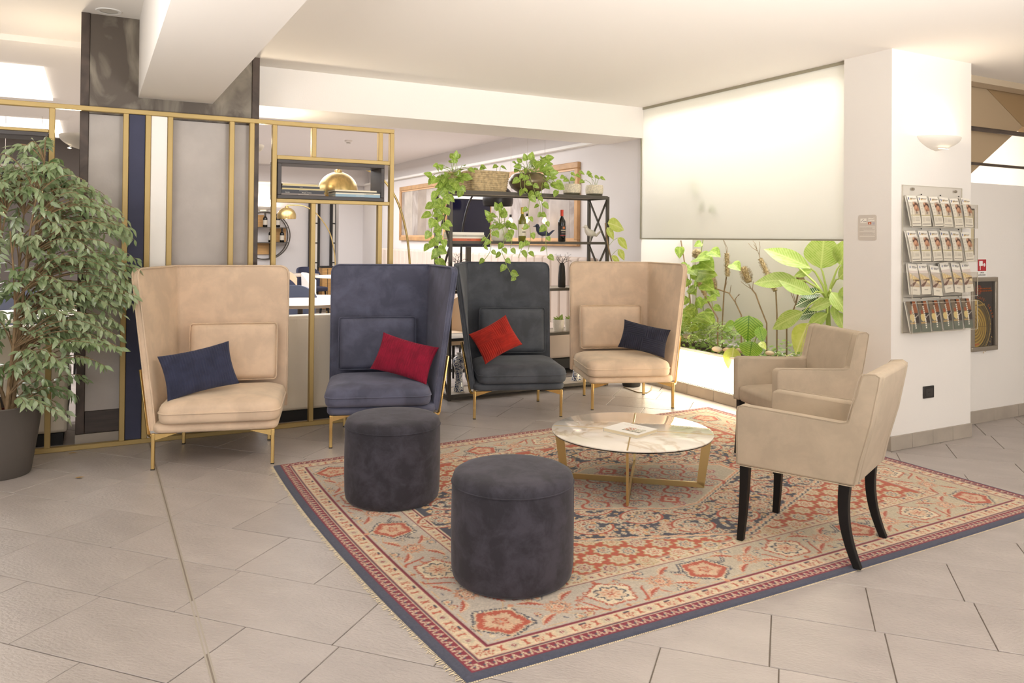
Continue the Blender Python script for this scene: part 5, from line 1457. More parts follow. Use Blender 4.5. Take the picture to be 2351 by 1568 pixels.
# pebbles
def pebble(label, x, y, d, s, col):
    p = Zq(x, y, d); o = MB().lathe([(.02, -.62), (.5, -.52), (.85, -.25), (1, .05), (.85, .4), (.5, .66), (.02, .75)], 20).obj('pebble', mat('stone_'+col.strip('#'), col, .7, var=.08, vscale=20), smooth=179)
    o.location = (p.x, p.y, max(p.z, .412+.5*s)); o.scale = (s*.9, s*1.2, s*.8); tag(o, label, 'stone')
pebble('smooth white egg shaped pebble on the planter rim', 718, 1285, 4.83, .046, '#dccdb6')
pebble('round tan pebble beside the white one on the planter soil', 838, 1295, 4.85, .042, '#b7a184')
pebble('grey tan pebble right of the hanging yellow leaf', 975, 1300, 4.86, .04, '#b09a7c')
pebble('grey pebble at the left end of the planter', 385, 1140, 5.0, .05, '#a5997f')
pebble('tan pebble near the left chair side in the planter', 300, 1150, 4.97, .045, '#b3a37f')
pebble('pale pebble right of the ribbed leaves', 1310, 1330, 4.84, .035, '#c0ad8b')
# vine hanging just behind the frosted pane
o = Vector((4.80, at(1600, 470, 0, 4.8).y, 1.6))
t = thing('hanging_vine', 'vine seen as a soft silhouette behind the frosted screen', 'plant', o)
Fv = lambda px, py, d: at(px, py, 0, d)
MB().tube([Fv(1580, 405, 4.85)-o, Fv(1590, 428, 4.84)-o, Fv(1615, 450, 4.815)-o, Fv(1621, 468, 4.80)-o, Fv(1632, 490, 4.795)-o, Fv(1622, 504, 4.795)-o, Fv(1612, 505, 4.80)-o], .0035, 6).tube([Fv(1621, 468, 4.80)-o, Fv(1618, 482, 4.79)-o, Fv(1619, 503, 4.795)-o], .002, 5).obj('vine', stem_brown, t, smooth=60)
for bx_, by_, tx_, ty_, d in ((1580, 412, 1584, 430, 4.84), (1598, 416, 1612, 428, 4.83), (1600, 432, 1618, 444, 4.825), (1620, 474, 1606, 480, 4.79), (1634, 474, 1648, 488, 4.79), (1621, 458, 1617, 470, 4.80)):
    put_leaf('heart', t, Fv(bx_, by_, d)-o, Fv(tx_, ty_, d)-o, (-1, -.3, .2), 1.3)
# ------------------------------------------------------------------ leaflet rack and fittings of the sconce wall
def acrylic(name):
    m = bpy.data.materials.new(name); m.use_nodes = True; nt = m.node_tree; nt.nodes.remove(nt.nodes['Principled BSDF'])
    a = nt.nodes.new('ShaderNodeBsdfTransparent'); a.inputs[0].default_value = (.97, .965, .95, 1); g_ = nt.nodes.new('ShaderNodeBsdfGlossy'); g_.inputs['Roughness'].default_value = .05
    f = nt.nodes.new('ShaderNodeValue'); f.outputs[0].default_value = .045; x = nt.nodes.new('ShaderNodeMixShader')
    nt.links.new(f.outputs[0], x.inputs[0]); nt.links.new(a.outputs[0], x.inputs[1]); nt.links.new(g_.outputs[0], x.inputs[2]); nt.links.new(x.outputs[0], nt.nodes['Material Output'].inputs['Surface']); return m
M['acrylic'] = acrylic('clear_acrylic'); M['acr_edge'] = mat('acrylic_edge', '#cfc7b4', .2)
WY = 3.42
def edge_frame(mb, x0, x1, z0, z1, y, w=.003):
    return mb.box(x0, x1, y-.002, y+.002, z0, z0+w).box(x0, x1, y-.002, y+.002, z1-w, z1).box(x0, x0+w, y-.002, y+.002, z0+w, z1-w).box(x1-w, x1, y-.002, y+.002, z0+w, z1-w)
ROWS = [1.505, 1.268, 1.027, .790]
def rack():
    t = thing('leaflet_rack', 'clear acrylic leaflet rack with four rows on the wall under the sconce', 'leaflet rack', (5.19, WY, 0))
    MB().box(-.362, .30, -.010, -.006, .785, 1.79).obj('back_plate', M['acrylic'], t)
    edge_frame(MB(), -.362, .30, .785, 1.79, -.008).obj('plate_edge', M['acr_edge'], t)
    for x in (-.26, .215):
        MB().lathe([(.009, 0), (.011, .003), (.009, .012), (.001, .013)], 14, Matrix.Translation((x, -.010, 1.763)) @ Matrix.Rotation(PI/2, 4, 'X')).obj('wall_screw', M['screw'], t, smooth=50)
    for i, z in enumerate(ROWS):
        h = .165 if i != 3 else .20
        tr_ = MB().box(-.36, .372, -.078, -.012, z-.004, z).box(-.36, -.357, -.078, -.012, z, z+h).box(.369, .372, -.078, -.012, z, z+h).box(-.357, .369, -.078, -.075, z, z+h).obj('tray', M['acrylic'], t)
        edge_frame(MB(), -.36, .372, z-.004, z+h, -.0785, .0025).obj('tray_edge', M['acr_edge'], tr_)
        for k in range(3): MB().lathe([(.004, 0), (.004, .006)], 10, Matrix.Translation((-.17+k*.21, -.012, z+.225)) @ Matrix.Rotation(PI/2, 4, 'X')).obj('screw', M['dark'], tr_)
rack()
def leaflet_print(kind):
    r = np.random.RandomState(kind+3)
    def fn(u, v):
        c = np.ones(u.shape+(3,))*hexa('efe8da'); n = r.rand(30, 16)
        nz = n[(v*29).astype(int), (u*15).astype(int)]
        if kind == 0:
            ph = (u > .42) & (v > .36) & (v < .80)
            c[ph] = hexa('d8c8b4')
            for (cx, cy, rr, col) in ((.55, .68, .10, '5a3324'), (.70, .74, .10, '7a4a32'), (.85, .66, .10, '4a2c22'), (.62, .58, .09, 'c99474'), (.76, .62, .09, 'd9a483'), (.88, .55, .08, 'b98466'), (.55, .74, .06, 'd9a98a'), (.68, .50, .06, '8a5a44'), (.70, .43, .05, '77706a')):
                c[(np.hypot((u-cx)*.5, (v-cy)) < rr*.8) & ph] = hexa(col)
            c[(u > .1) & (u < .22) & (v > .86) & (v < .94)] = hexa('2e3f78')
            c[(u > .28) & (u < .62) & (v > .91) & (v < .93)] = hexa('9a9088'); c[(u > .28) & (u < .85) & (v > .865) & (v < .895) & (np.sin(u*70) > -.4)] = hexa('c9a86a')
            for k in range(4): c[(u > .1) & (u < .28) & (np.abs(v-.76+.1*k) < .008)] = hexa('cfc6ba')
            c[(v > .335) & (v < .348)] = hexa('b9ab62')
            c[(u > .44) & (u < .90) & (v > .16) & (v < .29) & (np.sin(v*150) > .2)] = hexa('bdb4a6'); c[(u > .1) & (u < .38) & (v > .14) & (v < .30)] = hexa('ddd5c6')
            c[(u > .08) & (u < .92) & (v > .055) & (v < .085)] = hexa('8a8078')
        elif kind == 1:
            ph = (v > .24) & (v < .77); c[ph] = hexa('cdb9a6')
            c[ph & (v > .52+.2*(1-u)) ] = hexa('d9cbc0'); c[ph & (np.abs(v-.60+.18*u) < .09)] = hexa('e2c58c'); c[ph & (np.abs(v-.60+.18*u) < .09) & (nz > .6)] = hexa('f0dfb4')
            c[ph & (v < .30+.22*u) & (v > .26) & (u < .75) & (v > .12+.5*u*.9)] = hexa('77574c'); c[ph & (np.abs(v-.47) < .03) & (nz > .4) & (u > .3)] = hexa('6a4a3e'); c[ph & (v < .33-.05*u) & (u > .5)] = hexa('cdb493')
            c[(v > .770) & (v < .782)] = hexa('4a4c72')
            q = np.hypot((u-.24)*.48, v-.885); c[q < .035] = hexa('343f74'); c[(q < .018)] = hexa('c9cbd8')
            c[(u > .42) & (u < .72) & (v > .90) & (v < .925)] = hexa('8f8a88'); c[(u > .42) & (u < .86) & (v > .855) & (v < .88)] = hexa('8f8a88')
            c[(u > .3) & (u < .7) & (np.abs(v-.16) < .012)] = hexa('a89f94')
        else:
            c[:] = hexa('6d6a63'); c[(v > .58)] = hexa('7a6a56'); c[(u > .62) & (v > .62)] = hexa('9c5a34'); c[(v < .25)] = hexa('6e7468'); c[(u > .55) & (v > .30) & (v < .62)] = hexa('3a2f2c')
            c[(np.hypot((u-.32)*.5, (v-.47)) < .13)] = hexa('e2cb8a'); c[(np.hypot((u-.30)*.5, (v-.64)) < .07)] = hexa('a8552f'); c[(v < .32) & (v > .27) & (u < .6)] = hexa('c9a56a'); c[(np.abs(v-.46-.25*(u-.6)) < .014) & (u > .6)] = hexa('d9d2c8')
            c[(np.abs(u-.55) < .055) & (v > .12) & (v < .92) & (np.sin(v*95) > -.55)] = hexa('efe8dc'); c[(u > .48) & (u < .68) & (v > .86)] = hexa('2e2623')
        return c
    return fn
lm = []
for kind in range(3):
    curve = lambda u, v: .006*np.sin(PI*v)
    me = print_mesh('leaflet_face', .098, .21, 22, 46, leaflet_print(kind), curve); me.materials.append(M['print']); me.polygons.foreach_set('use_smooth', [True]*len(me.polygons)); lm.append(me)
pk = MB().box(-.0485, .0485, -.1045, .1045, -.0135, -.0075).mesh('leaflet_pack'); pk.materials.append(M['paper'])
tx1 = None
for i, z in enumerate(ROWS):
    kind = (0, 0, 1, 2)[i]
    what = ('white leaflet with people photo, %s in the top rack row', 'white leaflet with people photo, %s in the second rack row', 'leaflet with lounge photo and white head, %s in the third rack row', 'dark food leaflet with vertical title, %s in the bottom rack row')[i]
    for k in range(6):
        rr = random.Random(i*10+k); x = 4.888+.1195*k+rr.uniform(-.006, .006)
        lab = what % ('leftmost', 'second from left', 'third from left', 'third from right', 'second from right', 'rightmost')[k]; t = thing('leaflet', lab, 'leaflet', (x, WY-.048, z+.108+(rr.uniform(0, .022) if i == 2 else rr.uniform(-.004, .003))), 0, ('top row leaflets', 'second row leaflets', 'third row leaflets', 'bottom row leaflets')[i])
        t.rotation_euler = (R(90-11+rr.uniform(-2, 2)), R(rr.uniform(-2.5, 2.5)) if i != 2 else R(rr.uniform(-5, 5)), 0)
        link('face', lm[kind], None, t); link('pack', pk, None, t)
        if kind < 2:
            if tx1 is None:
                a = text_obj('BEST WESTERN', .0075, mat('logo_grey', '#77726e', .6), t, M=Matrix.Translation((.012, .083, .0068)), depth=.0002); tx1 = a.data
            else: link('lettering', tx1, None, t).matrix_local = Matrix.Translation((.012, .083, .0068))
s = thing('wall_socket', 'black switch plate low on the sconce wall', 'socket', (5.12, WY, .363))
MB().box(-.058, .058, -.009, 0, -.042, .042).obj('plate', mat('black_plate', '#2b2826', .35), s, bevel=.004)
MB().box(-.036, .036, -.0115, -.0092, -.024, .024).obj('insert', mat('plate_insert', '#3b3734', .4), s, bevel=.002)
for x in (-.012, 0, .012): MB().lathe([(.0028, 0), (.0028, .0012)], 10, Matrix.Translation((x, -.0117, 0)) @ Matrix.Rotation(PI/2, 4, 'X')).obj('socket_hole', M['dark'], s)
# notice on the pier
def notice(u, v):
    c = np.ones(u.shape+(3,))*hexa('cfc5b8'); w = hexa('efe9dd')
    c[(u > .10) & (u < .46) & (v > .70) & (v < .88)] = w; c[(u > .55) & (u < .93) & (v > .74) & (v < .92) & (np.sin(v*90+u*7) > .1)] = w
    c[(np.abs(v-.78-(u-.2)*.7) < .012) & (u > .13) & (u < .30)] = hexa('8d8478'); c[(u > .28) & (u < .44) & (v > .735) & (v < .775) & (np.sin(u*150) > -.4)] = hexa('6d675f')
    c[(u > .56) & (u < .74) & (v > .63) & (v < .73)] = hexa('b5562f'); c[np.hypot((u-.65)*.78, v-.675) < .028] = hexa('efd9b8'); c[(u > .78) & (u < .93) & (v > .63) & (v < .72) & (np.sin(u*90)*np.sin(v*120) > -.2)] = hexa('a9a3b5')
    for a, b_, x0 in ((.52, .55, .05), (.475, .495, .8), (.375, .405, .3), (.33, .345, .05), (.285, .30, .82), (.20, .225, .28), (.13, .155, .05)): c[(v > a) & (v < b_) & (u > x0) & (u < .94)] = w
    for k in range(9): c[(np.abs(v-.545+.047*k) < .006) & (u > .07) & (u < .9) & (np.sin(u*170+k) > -.3)] = hexa('b9afa2')
    return c
n_ = thing('notice_plate', 'small grey rounded notice plate on the pier beside the frosted screen', 'sign', (4.725, 3.604, 1.4985))
MB().prism([(p[0], p[1]) for p in rrect(-.073, .073, -.089, .089, .016, 5)], -.003, 0, 0).obj('plate', mat('grey_plate', '#cfc5b8', .5), n_)
me = print_mesh('print', .136, .168, 64, 80, notice); link('print', me, M['print'], n_).matrix_local = frame_on((-.0034, 0, 0), (0, -1, 0), (0, 0, 1))

# ------------------------------------------------------------------ corridor wall: hydrant sign, cabinet poster, frame
CY_ = 3.65
def corr(px, py): return at(px, py, 1, CY_-.012)
a, b_ = corr(2228, 637), corr(2287, 803)
cx, cz, w, h = (a.x+b_.x)/2, (corr(2228, 637).z+corr(2228, 808).z)/2-.0, b_.x-a.x, corr(2228, 637).z-corr(2228, 808).z
t = thing('framed_poster', 'tall steel framed cabinet door with dark and gold poster under the red sign', 'poster', (cx, CY_, cz))
fw_ = .034
for x0, x1, z0, z1 in ((-w/2, w/2, h/2-fw_, h/2), (-w/2, w/2, -h/2, -h/2+fw_), (-w/2, -w/2+fw_, -h/2+fw_, h/2-fw_), (w/2-fw_, w/2, -h/2+fw_, h/2-fw_)):
    MB().box(x0, x1, -.028, -.001, z0, z1).obj('frame_bar', mat('satin_steel', '#a59c8e', .35, .7), t, bevel=.003)
def poster(u, v):
    c = np.ones(u.shape+(3,))*hexa('241c18'); asp = (h-2*fw_)/(w-2*fw_); y = v*asp; x = u
    r = np.hypot(x-.05, y-.30*asp); G1, G2 = hexa('a98a3a'), hexa('6d5524')
    disc = r < .80; k = .5+.5*np.sin(r*70+np.sin(3*np.arctan2(y-.30*asp, x-.05))*1.2)
    c[disc] = (G2*(1-k[..., None])+G1*k[..., None])[disc]; c[(r > .60) & (r < .80)] = c[(r > .60) & (r < .80)]*.45+hexa('3a3320')*.3
    c[(r > .785) & (r < .80)] = hexa('b79a52'); c[disc & (np.abs(v-.31) < .004)] = hexa('4a3a1c')
    st = (np.abs(x-(.12+.15*(.62-v)/.25)) < .035) & (v > .40) & (v < .60); c[st] = hexa('c2a352')
    s2 = np.hypot((x-.06)/1.9, (v-.66)*1.4) < .09; c[s2] = hexa('cdb268'); arm = (np.abs(v-.635-.09*np.maximum(0, x-.35)**1.2) < .012) & (x > .1) & (x < .56); c[arm] = hexa('8f7434')
    c[np.hypot((x-.27)*.8, (v-.87)*1.6) < .12] = hexa('6d2a18'); c[np.hypot((x-.27)*.8, (v-.87)*1.6) < .06] = hexa('3a1d14')
    c[(np.abs(v-.03-.05*x) < .012) & (x < .3)] = hexa('a4582f')
    return c
me = print_mesh('poster_print', w-2*fw_+.004, h-2*fw_+.004, 90, 200, poster); link('poster_print', me, vcol_mat('glossy_poster', .15, coat=.5), t).matrix_local = frame_on((0, -.012, 0), (1, 0, 0), (0, 0, 1))
MB().box(-w/2+fw_-.003, w/2-fw_+.003, -.0115, -.001, -h/2+fw_-.003, h/2-fw_+.003).obj('backing', M['dark'], t)
og = mat('orange_ink', '#b4602e', .5); gd = mat('gold_ink', '#c9a868', .5)
def ptxt(s, x, z, size, m_, rot=0, xs=.8): text_obj(s, size, m_, t, M=frame_on((x, -.0128, z), (math.cos(rot), 0, math.sin(rot)), (-math.sin(rot), 0, math.cos(rot))), xs=xs)
ptxt('DI SERA E DI BLUES DA NOI', .012, h/2-.090, .0165, og); ptxt('APERTIVI E COCKTAIL TROVERAI', .012, h/2-.108, .0165, og)
for k, ch in enumerate("CAFE' CRASH"):
    an = R(84-k*6.6); rr = .225; ptxt(ch, -.096+rr*math.cos(an), -h/2+.30*h+.02+rr*math.sin(an), .030, og, an-PI/2)
for k, ch in enumerate('Royal Dip'):
    an = R(-62+k*5.4); rr = .212; ptxt(ch, -.096+rr*math.cos(an), -h/2+.30*h+rr*math.sin(an), .024, gd, an+PI/2)
a, b_ = corr(2246, 594), corr(2268, 636)
t = thing('fire_hose_sign', 'red fire hose sign with white symbol above the framed poster', 'sign', ((a.x+b_.x)/2, CY_, (a.z+b_.z)/2))
w, h = b_.x-a.x, a.z-b_.z
MB().box(-w/2, w/2, -.003, 0, -h/2, h/2).obj('plate', M['white'], t)
MB().box(-w/2+.008, w/2-.008, -.0038, -.003, -h/2+.048, h/2-.006).obj('red_field', mat('sign_red', '#b5232c', .45), t)
wh = M['white']
MB().box(-w*.30, w*.06, -.0046, -.0039, -h/2+.088, h/2-.018).box(-w*.22, -w*.16, -.0046, -.0039, -h/2+.055, -h/2+.088).box(w*.06, w*.2, -.0046, -.0039, h/2-.052, h/2-.046).prism([(w*.24+.012*math.cos(k*PI/8), h/2-.049+.014*math.sin(k*PI/8)) for k in range(16)], -.0046, -.0039, 1).obj('hose_symbol', wh, t)
ink = mat('sign_ink', '#5c544c', .6)
for s_, z_ in (('LANCIA', -h/2+.034), ('ANTINCENDIO', -h/2+.016)): text_obj(s_, .014, ink, t, M=frame_on((0, -.0034, z_), (1, 0, 0), (0, 0, 1)))
a, b_ = corr(2237, 479), corr(2237, 586)
t = thing('picture_frame', 'dark edged frame with cream sheet, half hidden behind the sconce wall', 'picture', (a.x-.13, CY_, (a.z+b_.z)/2)); h = a.z-b_.z
MB().box(-.13, .13, -.016, -.001, -h/2, h/2).obj('frame', mat('dark_bronze_frame', '#4d4333', .5), t, bevel=.003); MB().box(-.115, .115, -.0175, -.0162, -h/2+.014, h/2-.014).obj('sheet', mat('cream_sheet', '#cdbf9c', .7), t)
MB().box(-.10, .10, -.0182, -.0176, h/2-.07, h/2-.03).obj('header_band', mat('tan_print', '#a98f62', .7), t)

# ------------------------------------------------------------------ dining lounge behind
struct('trim_5', MB().box(4.70, 4.774, 6.80, 15.6, 2.425, 2.458), M['white'])
struct('trim_6', MB().box(1.06, 4.774, 14.95, 15.6, 2.42, 2.715), M['lilac'])
dt = thing('smoke_detector', 'small smoke detector on the rear lounge ceiling', 'smoke detector', tuple(at(800, 322, 2, 2.715)))
MB().lathe([(.05, 0), (.05, -.018), (.03, -.034), (.002, -.036)], 24).obj('housing', mat('detector_plastic', '#d8d0c8', .5), dt, smooth=50); MB().lathe([(.028, -.0355), (.028, -.04), (.002, -.041)], 20).obj('sensor', M['screw'], dt)
def banquette():
    t = thing('banquette', 'long channel tufted rose beige banquette along the picture wall', 'bench', (4.5, 10.3, 0))
    m_ = mat('rose_beige_fabric', '#c9b8ab', .85, sheen=.2, var=.04, vscale=3)
    MB().box(-.42, .15, -3.4, 3.4, .06, .16).obj('plinth', M['dark'], t)
    MB().box(-.45, .10, -3.4, 3.4, .165, .46).obj('seat', m_, t, bevel=.03, seg=3)
    n = 36
    for i in range(n):
        y0 = -3.4+6.8*i/n; y1 = -3.4+6.8*(i+1)/n
        ch = MB().box(.105, .255, y0+.002, y1-.002, .17, 1.205)
        ch.obj('back_channel', m_, t, bevel=.028, seg=2)
banquette()
def painting(lab, y0, y1, z0, z1, base, n):
    x = 4.773; t = thing('painting', lab, 'painting', (x, (y0+y1)/2, (z0+z1)/2)); w, h = (y1-y0)/2, (z1-z0)/2
    wd = mat('gilt_wood', '#b98f62', .45, var=.15, vscale=6); f = .07
    for a0, a1, c0, c1 in ((-w, w, h-f, h), (-w, w, -h, -h+f), (-w, -w+f, -h+f, h-f), (w-f, w, -h+f, h-f)): MB().box(-.045, 0, a0, a1, c0, c1).obj('frame_bar', wd, t, bevel=.008)
    MB().box(-.02, -.004, -w+f, w-f, -h+f, h-f).obj('canvas', mat('grey_canvas_%d' % n, base, .35, vcol2='#8d8078', vscale=2.4, vdist=1.5, vlo=.4, vhi=.62, bump=.2, bscale=30, coat=.25), t)
    for k in range(3): 
        q0 = -w+f+(2*w-2*f)*(k+.18)/3; MB().box(-.0215, -.0202, q0, q0+(2*w-2*f)*.2, -h+f, h-f).obj('canvas_band', mat('canvas_band_%d_%d' % (n, k), ('#a59a92', '#988a7e', '#b3a89d')[k], .4, var=.12, vscale=5), t)
    MB().box(-.03, -.0218, -w+f, w-f, -h+f-.0, -h+f+.022).box(-.03, -.0218, -w+f, w-f, h-f-.022, h-f).obj('inner_slip', mat('slip', '#d0a67c', .4), t)
X_ = lambda px, py: at(px, py, 0, 4.75)
painting('large gilt framed grey painting above the banquette, right one behind the shelf', X_(1329, 470).y, X_(1122, 470).y, X_(1329, 566).z, X_(1329, 371).z, '#b5aaa4', 1)
painting('large gilt framed grey painting on the far left of the picture wall', X_(1024, 470).y, X_(919, 470).y, X_(920, 552).z, X_(920, 430).z, '#b0a69f', 2)
def screen():
    a, b_ = at(1034, 448, 1, 8.3), at(1119, 552, 1, 8.3)
    t = thing('dark_screen', 'dark television screen behind the stack of books on the metal shelf', 'television', ((a.x+b_.x)/2, 8.3, 0)); w = (b_.x-a.x)/2+.03
    MB().box(-w, w, -.015, .02, 1.30, 1.86).obj('bezel', M['dark'], t, bevel=.004); MB().box(-w+.012, w-.012, -.0165, -.0155, 1.312, 1.848).obj('display', mat('navy_display', '#15142a', .12, coat=.4), t)
    MB().box(-.03, .03, .0, .03, .02, 1.299).box(-.2, .2, -.16, .19, 0, .02).obj('stand', M['black_metal'], t)
screen()
def arc_lamp(lab, dome_c, R0, arc, metal, black=False):
    """dome shade on a long bent arm; arc is a list of world points from the shade top to the floor"""
    base = arc[-1]; o = Vector((base.x, base.y, 0)); t = thing('arc_lamp', lab, 'floor lamp', o)
    c = Vector(dome_c)-o; n = 12; b = MB()
    prof = [(R0*math.cos(PI/2*k/n*.97), R0*.95*math.sin(PI/2*k/n*.97)) for k in range(n+1)]
    if black: prof = [(R0*.93, -R0*.42), (R0*.98, -R0*.25)]+prof
    else: prof = [(R0*.97, -R0*.28), (R0*.995, -R0*.14)]+prof
    b.lathe(prof, 40, Matrix.Translation(c), cap0=False); b.lathe([(r*.975, z-.002) for r, z in prof], 40, Matrix.Translation(c), cap0=False)
    b.obj('shade', metal, t, smooth=50)
    MB().lathe([(R0*.2, R0*.93), (R0*.2, R0*1.03), (R0*.08, R0*1.08), (R0*.05, R0*1.18)], 20, Matrix.Translation(c)).obj('cap', metal, t, smooth=50)
    pts = [Vector(p)-o for p in arc]; Q = []
    for i in range(len(pts)-1):
        p0, p1, p2, p3 = pts[max(0, i-1)], pts[i], pts[i+1], pts[min(len(pts)-1, i+2)]
        for k in range(6):
            u = k/6; Q.append(.5*((2*p1)+(p2-p0)*u+(2*p0-5*p1+4*p2-p3)*u*u+(-p0+3*p1-3*p2+p3)*u**3))
    Q.append(pts[-1]); MB().tube(Q, .011, 10).obj('arm', metal, t, smooth=60)
    MB().lathe([(.17, .001), (.17, .035), (.16, .042), (.02, .043)], 40).obj('base', metal, t, smooth=50)
    MB().lathe([(.012, -.05), (.03, -.03), (.035, 0), (.02, .03), (.012, .06)], 16, Matrix.Translation(c)).obj('bulb', mat('warm_bulb', '#fff2dd', emit='#ffe2b4', estr=3), t, smooth=60)
brass = mat('brushed_brass', '#cdb277', .32, .8, var=.15, vscale=6, stretch=(6, 6, .3))
y1 = 6.95
def foot(px, y): p = at(px, 600, 1, y); return Vector((p.x, y, .04))
c1 = at(776, 437, 1, y1)
arc_lamp('large brass arc floor lamp seen through the book box of the screen', c1, .175, [at(780, 386, 1, y1), at(806, 386, 1, y1), at(838, 388, 1, y1), at(880, 413, 1, y1), at(912, 462, 1, y1), at(932, 530, 1, y1), at(941, 610, 1, y1), at(943, 720, 1, y1), foot(943, y1)], brass)
y2 = 14.2
c2 = at(658, 496, 1, y2)
arc_lamp('small looking brass arc floor lamp far behind under the book box', c2, .165, [at(659, 472, 1, y2), at(675, 471, 1, y2), at(700, 474, 1, y2), at(728, 492, 1, y2), at(755, 530, 1, y2), at(766, 570, 1, y2), at(770, 610, 1, y2), at(771, 660, 1, y2), foot(771, y2)], brass)
y3 = 7.60
c3 = at(1143, 458, 1, y3)
arc_lamp('black dome arc floor lamp behind the shelf', c3, .168, [at(1143, 416, 1, y3), at(1125, 420, 1, y3), at(1100, 432, 1, y3), at(1080, 458, 1, y3), at(1067, 500, 1, y3), at(1060, 550, 1, y3), at(1058, 640, 1, y3), foot(1058, y3)], mat('black_enamel', '#241f1d', .35, .2), True)
# glazed double door and round wine rack on the back wall
dY = 15.52
def leaf_door(name, px0, px1, shut_y):
    a, b_ = at(px0, 500, 1, dY).x, at(px1, 500, 1, dY).x
    d = struct(name, MB().box(a, a+.05, dY-.05, dY-.002, 0, 2.12).box(b_-.05, b_, dY-.05, dY-.002, 0, 2.12).box(a+.05, b_-.05, dY-.05, dY-.002, 2.06, 2.12).box(a+.05, b_-.05, dY-.05, dY-.002, 0, .5), M['dark'])
    for k in range(4):
        z0 = .5+1.56*k/4; MB().box(a+.05, b_-.05, dY-.03, dY-.02, z0+.012, z0+.385).obj('pane', mat('frosted_door_pane', '#efe7da', .3), d); MB().box(a+.05, b_-.05, dY-.045, dY-.01, z0-.008, z0+.011).obj('glazing_bar', M['dark'], d)
leaf_door('door_1', 708, 734, 0); leaf_door('door_2', 757, 774, 0)
a, b_ = at(736, 610, 1, 15.3), at(760, 610, 1, 15.3)
cb = thing('low_cabinet', 'low light wood cabinet standing between the two glazed door leaves', 'cabinet', ((a.x+b_.x)/2, 15.3, 0)); wv = (b_.x-a.x)/2
oak = mat('light_oak', '#c99a5e', .5, var=.12, vscale=5, stretch=(1, 1, 8))
MB().box(-wv, wv, -.14, .14, 0, .80).obj('body', oak, cb, bevel=.004); MB().box(-wv-.01, wv+.01, -.15, .15, .801, .83).obj('top', M['dark'], cb); MB().box(-.004, .004, -.146, -.141, .1, .78).obj('door_gap', M['dark'], cb)
def wine_rack():
    c = at(608, 541, 1, 15.45); r = .455
    t = thing('round_wine_rack', 'round black metal wine rack with oak boxes on the back wall', 'wine rack', c)
    for dy in (-.10, .10): MB().tube([(r*math.cos(k*PI/32), dy, r*math.sin(k*PI/32)) for k in range(64)], .011, 6, closed=True).obj('ring', M['black_metal'], t, smooth=60)
    zs = [.155, -.135]
    for z_ in zs:
        w = math.sqrt(r*r-z_*z_)-.012; MB().box(-w, w, -.11, .11, z_-.008, z_+.008).obj('shelf', M['black_metal'], t)
    MB().box(-.42, .0, .105, .12, .165, .40).obj('oak_back', oak, t); MB().box(.22, .42, .105, .12, -.12, .145).obj('oak_back', oak, t); MB().box(-.30, .10, .105, .12, -.36, -.145).obj('oak_back', oak, t)
    for x in (.10, .13): MB().box(x, x+.014, -.10, .10, -.43, -.144).obj('upright', M['black_metal'], t)
    return c, zs
wc, wz = wine_rack()
for px, k, col, lab in ((608, 0, '#1b1a16', 'dark bottle on the upper shelf of the round rack'), (637, 0, '#1d1b16', 'dark bottle right on the upper shelf of the round rack'), (621, 1, '#6d231b', 'red capped bottle on the lower shelf of the round rack'), (647, 1, '#1c1814', 'dark bottle right on the lower shelf of the round rack')):
    x = at(px, 540, 1, 15.42).x; bottle(lab, (x, 15.40, wc.z+wz[k]+.0085), .27, .042, '#15130f', col if k else '#4a4238', '#cfc5b4')
sconce('half bowl sconce glowing above the round wine rack', (at(603, 478, 1, 15.6).x, 15.6, at(603, 474, 1, 15.6).z), 0, 16)

# dining chairs and tables
def dining_chair(lab, loc, rz, fabric, legs=None):
    t = thing('dining_chair', lab, 'chair', (loc[0], loc[1], 0), rz)
    m_ = fabric
    def sh(u, v, off):
        a = PI*(.10+.80*u)-PI/2; r = .23+.02*v+off; top = .47+.37*(1-.35*abs(2*u-1)**3); z = .44+(top-.44)*v
        return (r*1.02*math.sin(a), .04+r*.88*math.cos(a), z)
    b = MB(); NU, NV = 20, 8
    b.grid(lambda u, v: sh(u, v, .018), NU, NV); b.grid(lambda u, v: sh(u, v, -.018), NU, NV); w = NU+1; H = w*(NV+1)
    b.f += [(NV*w+i, NV*w+i+1, H+NV*w+i+1, H+NV*w+i) for i in range(NU)]+[(j*w, (j+1)*w, H+(j+1)*w, H+j*w) for j in range(NV)]+[(j*w+NU, (j+1)*w+NU, H+(j+1)*w+NU, H+j*w+NU) for j in range(NV)]+[(i, i+1, H+i+1, H+i) for i in range(NU)]
    b.obj('back_shell', m_, t, smooth=60)
    cushion_mb(rrect(-.225, .225, -.24, .20, .08), .40, .455, .475, .015).obj('seat', m_, t, smooth=70)
    for x in (-.17, .17):
        for y in (-.18, .15): MB().tube([(x*1.15, y*1.15, 0), (x, y, .40)], [.011, .017], 8).obj('leg', legs or M['wood_black'], t, smooth=50)
    return t
wf_ = mat('white_boucle', '#e6ded6', .85, sheen=.2); bf_ = mat('beige_fabric', '#d3b99c', .85, sheen=.2); nf_ = mat('navy_fabric', '#34364a', .85, sheen=.2); bl_ = mat('blue_grey_fabric', '#5d6274', .85, sheen=.2)
gp = lambda px, y: (at(px, 650, 1, y).x, y)
dining_chair('white upholstered dining chair seen side on behind the gold screen', gp(733, 12.2), R(62), wf_)
dining_chair('beige dining chair left of the white dining chair', gp(688, 12.9), R(62), bf_)
dining_chair('navy dining chair beyond the beige one near the glazed door', gp(716, 14.5), R(20), nf_)
dining_chair('beige dining chair at the rear table under the round wine rack', gp(648, 14.4), R(20), bf_)
dining_chair('dark navy dining chair left of the beige one, low behind the beige lounge chair', gp(664, 11.6), R(120), nf_)
dining_chair('blue grey dining chair at the near round table behind the screen', gp(688, 8.9), R(10), bl_)
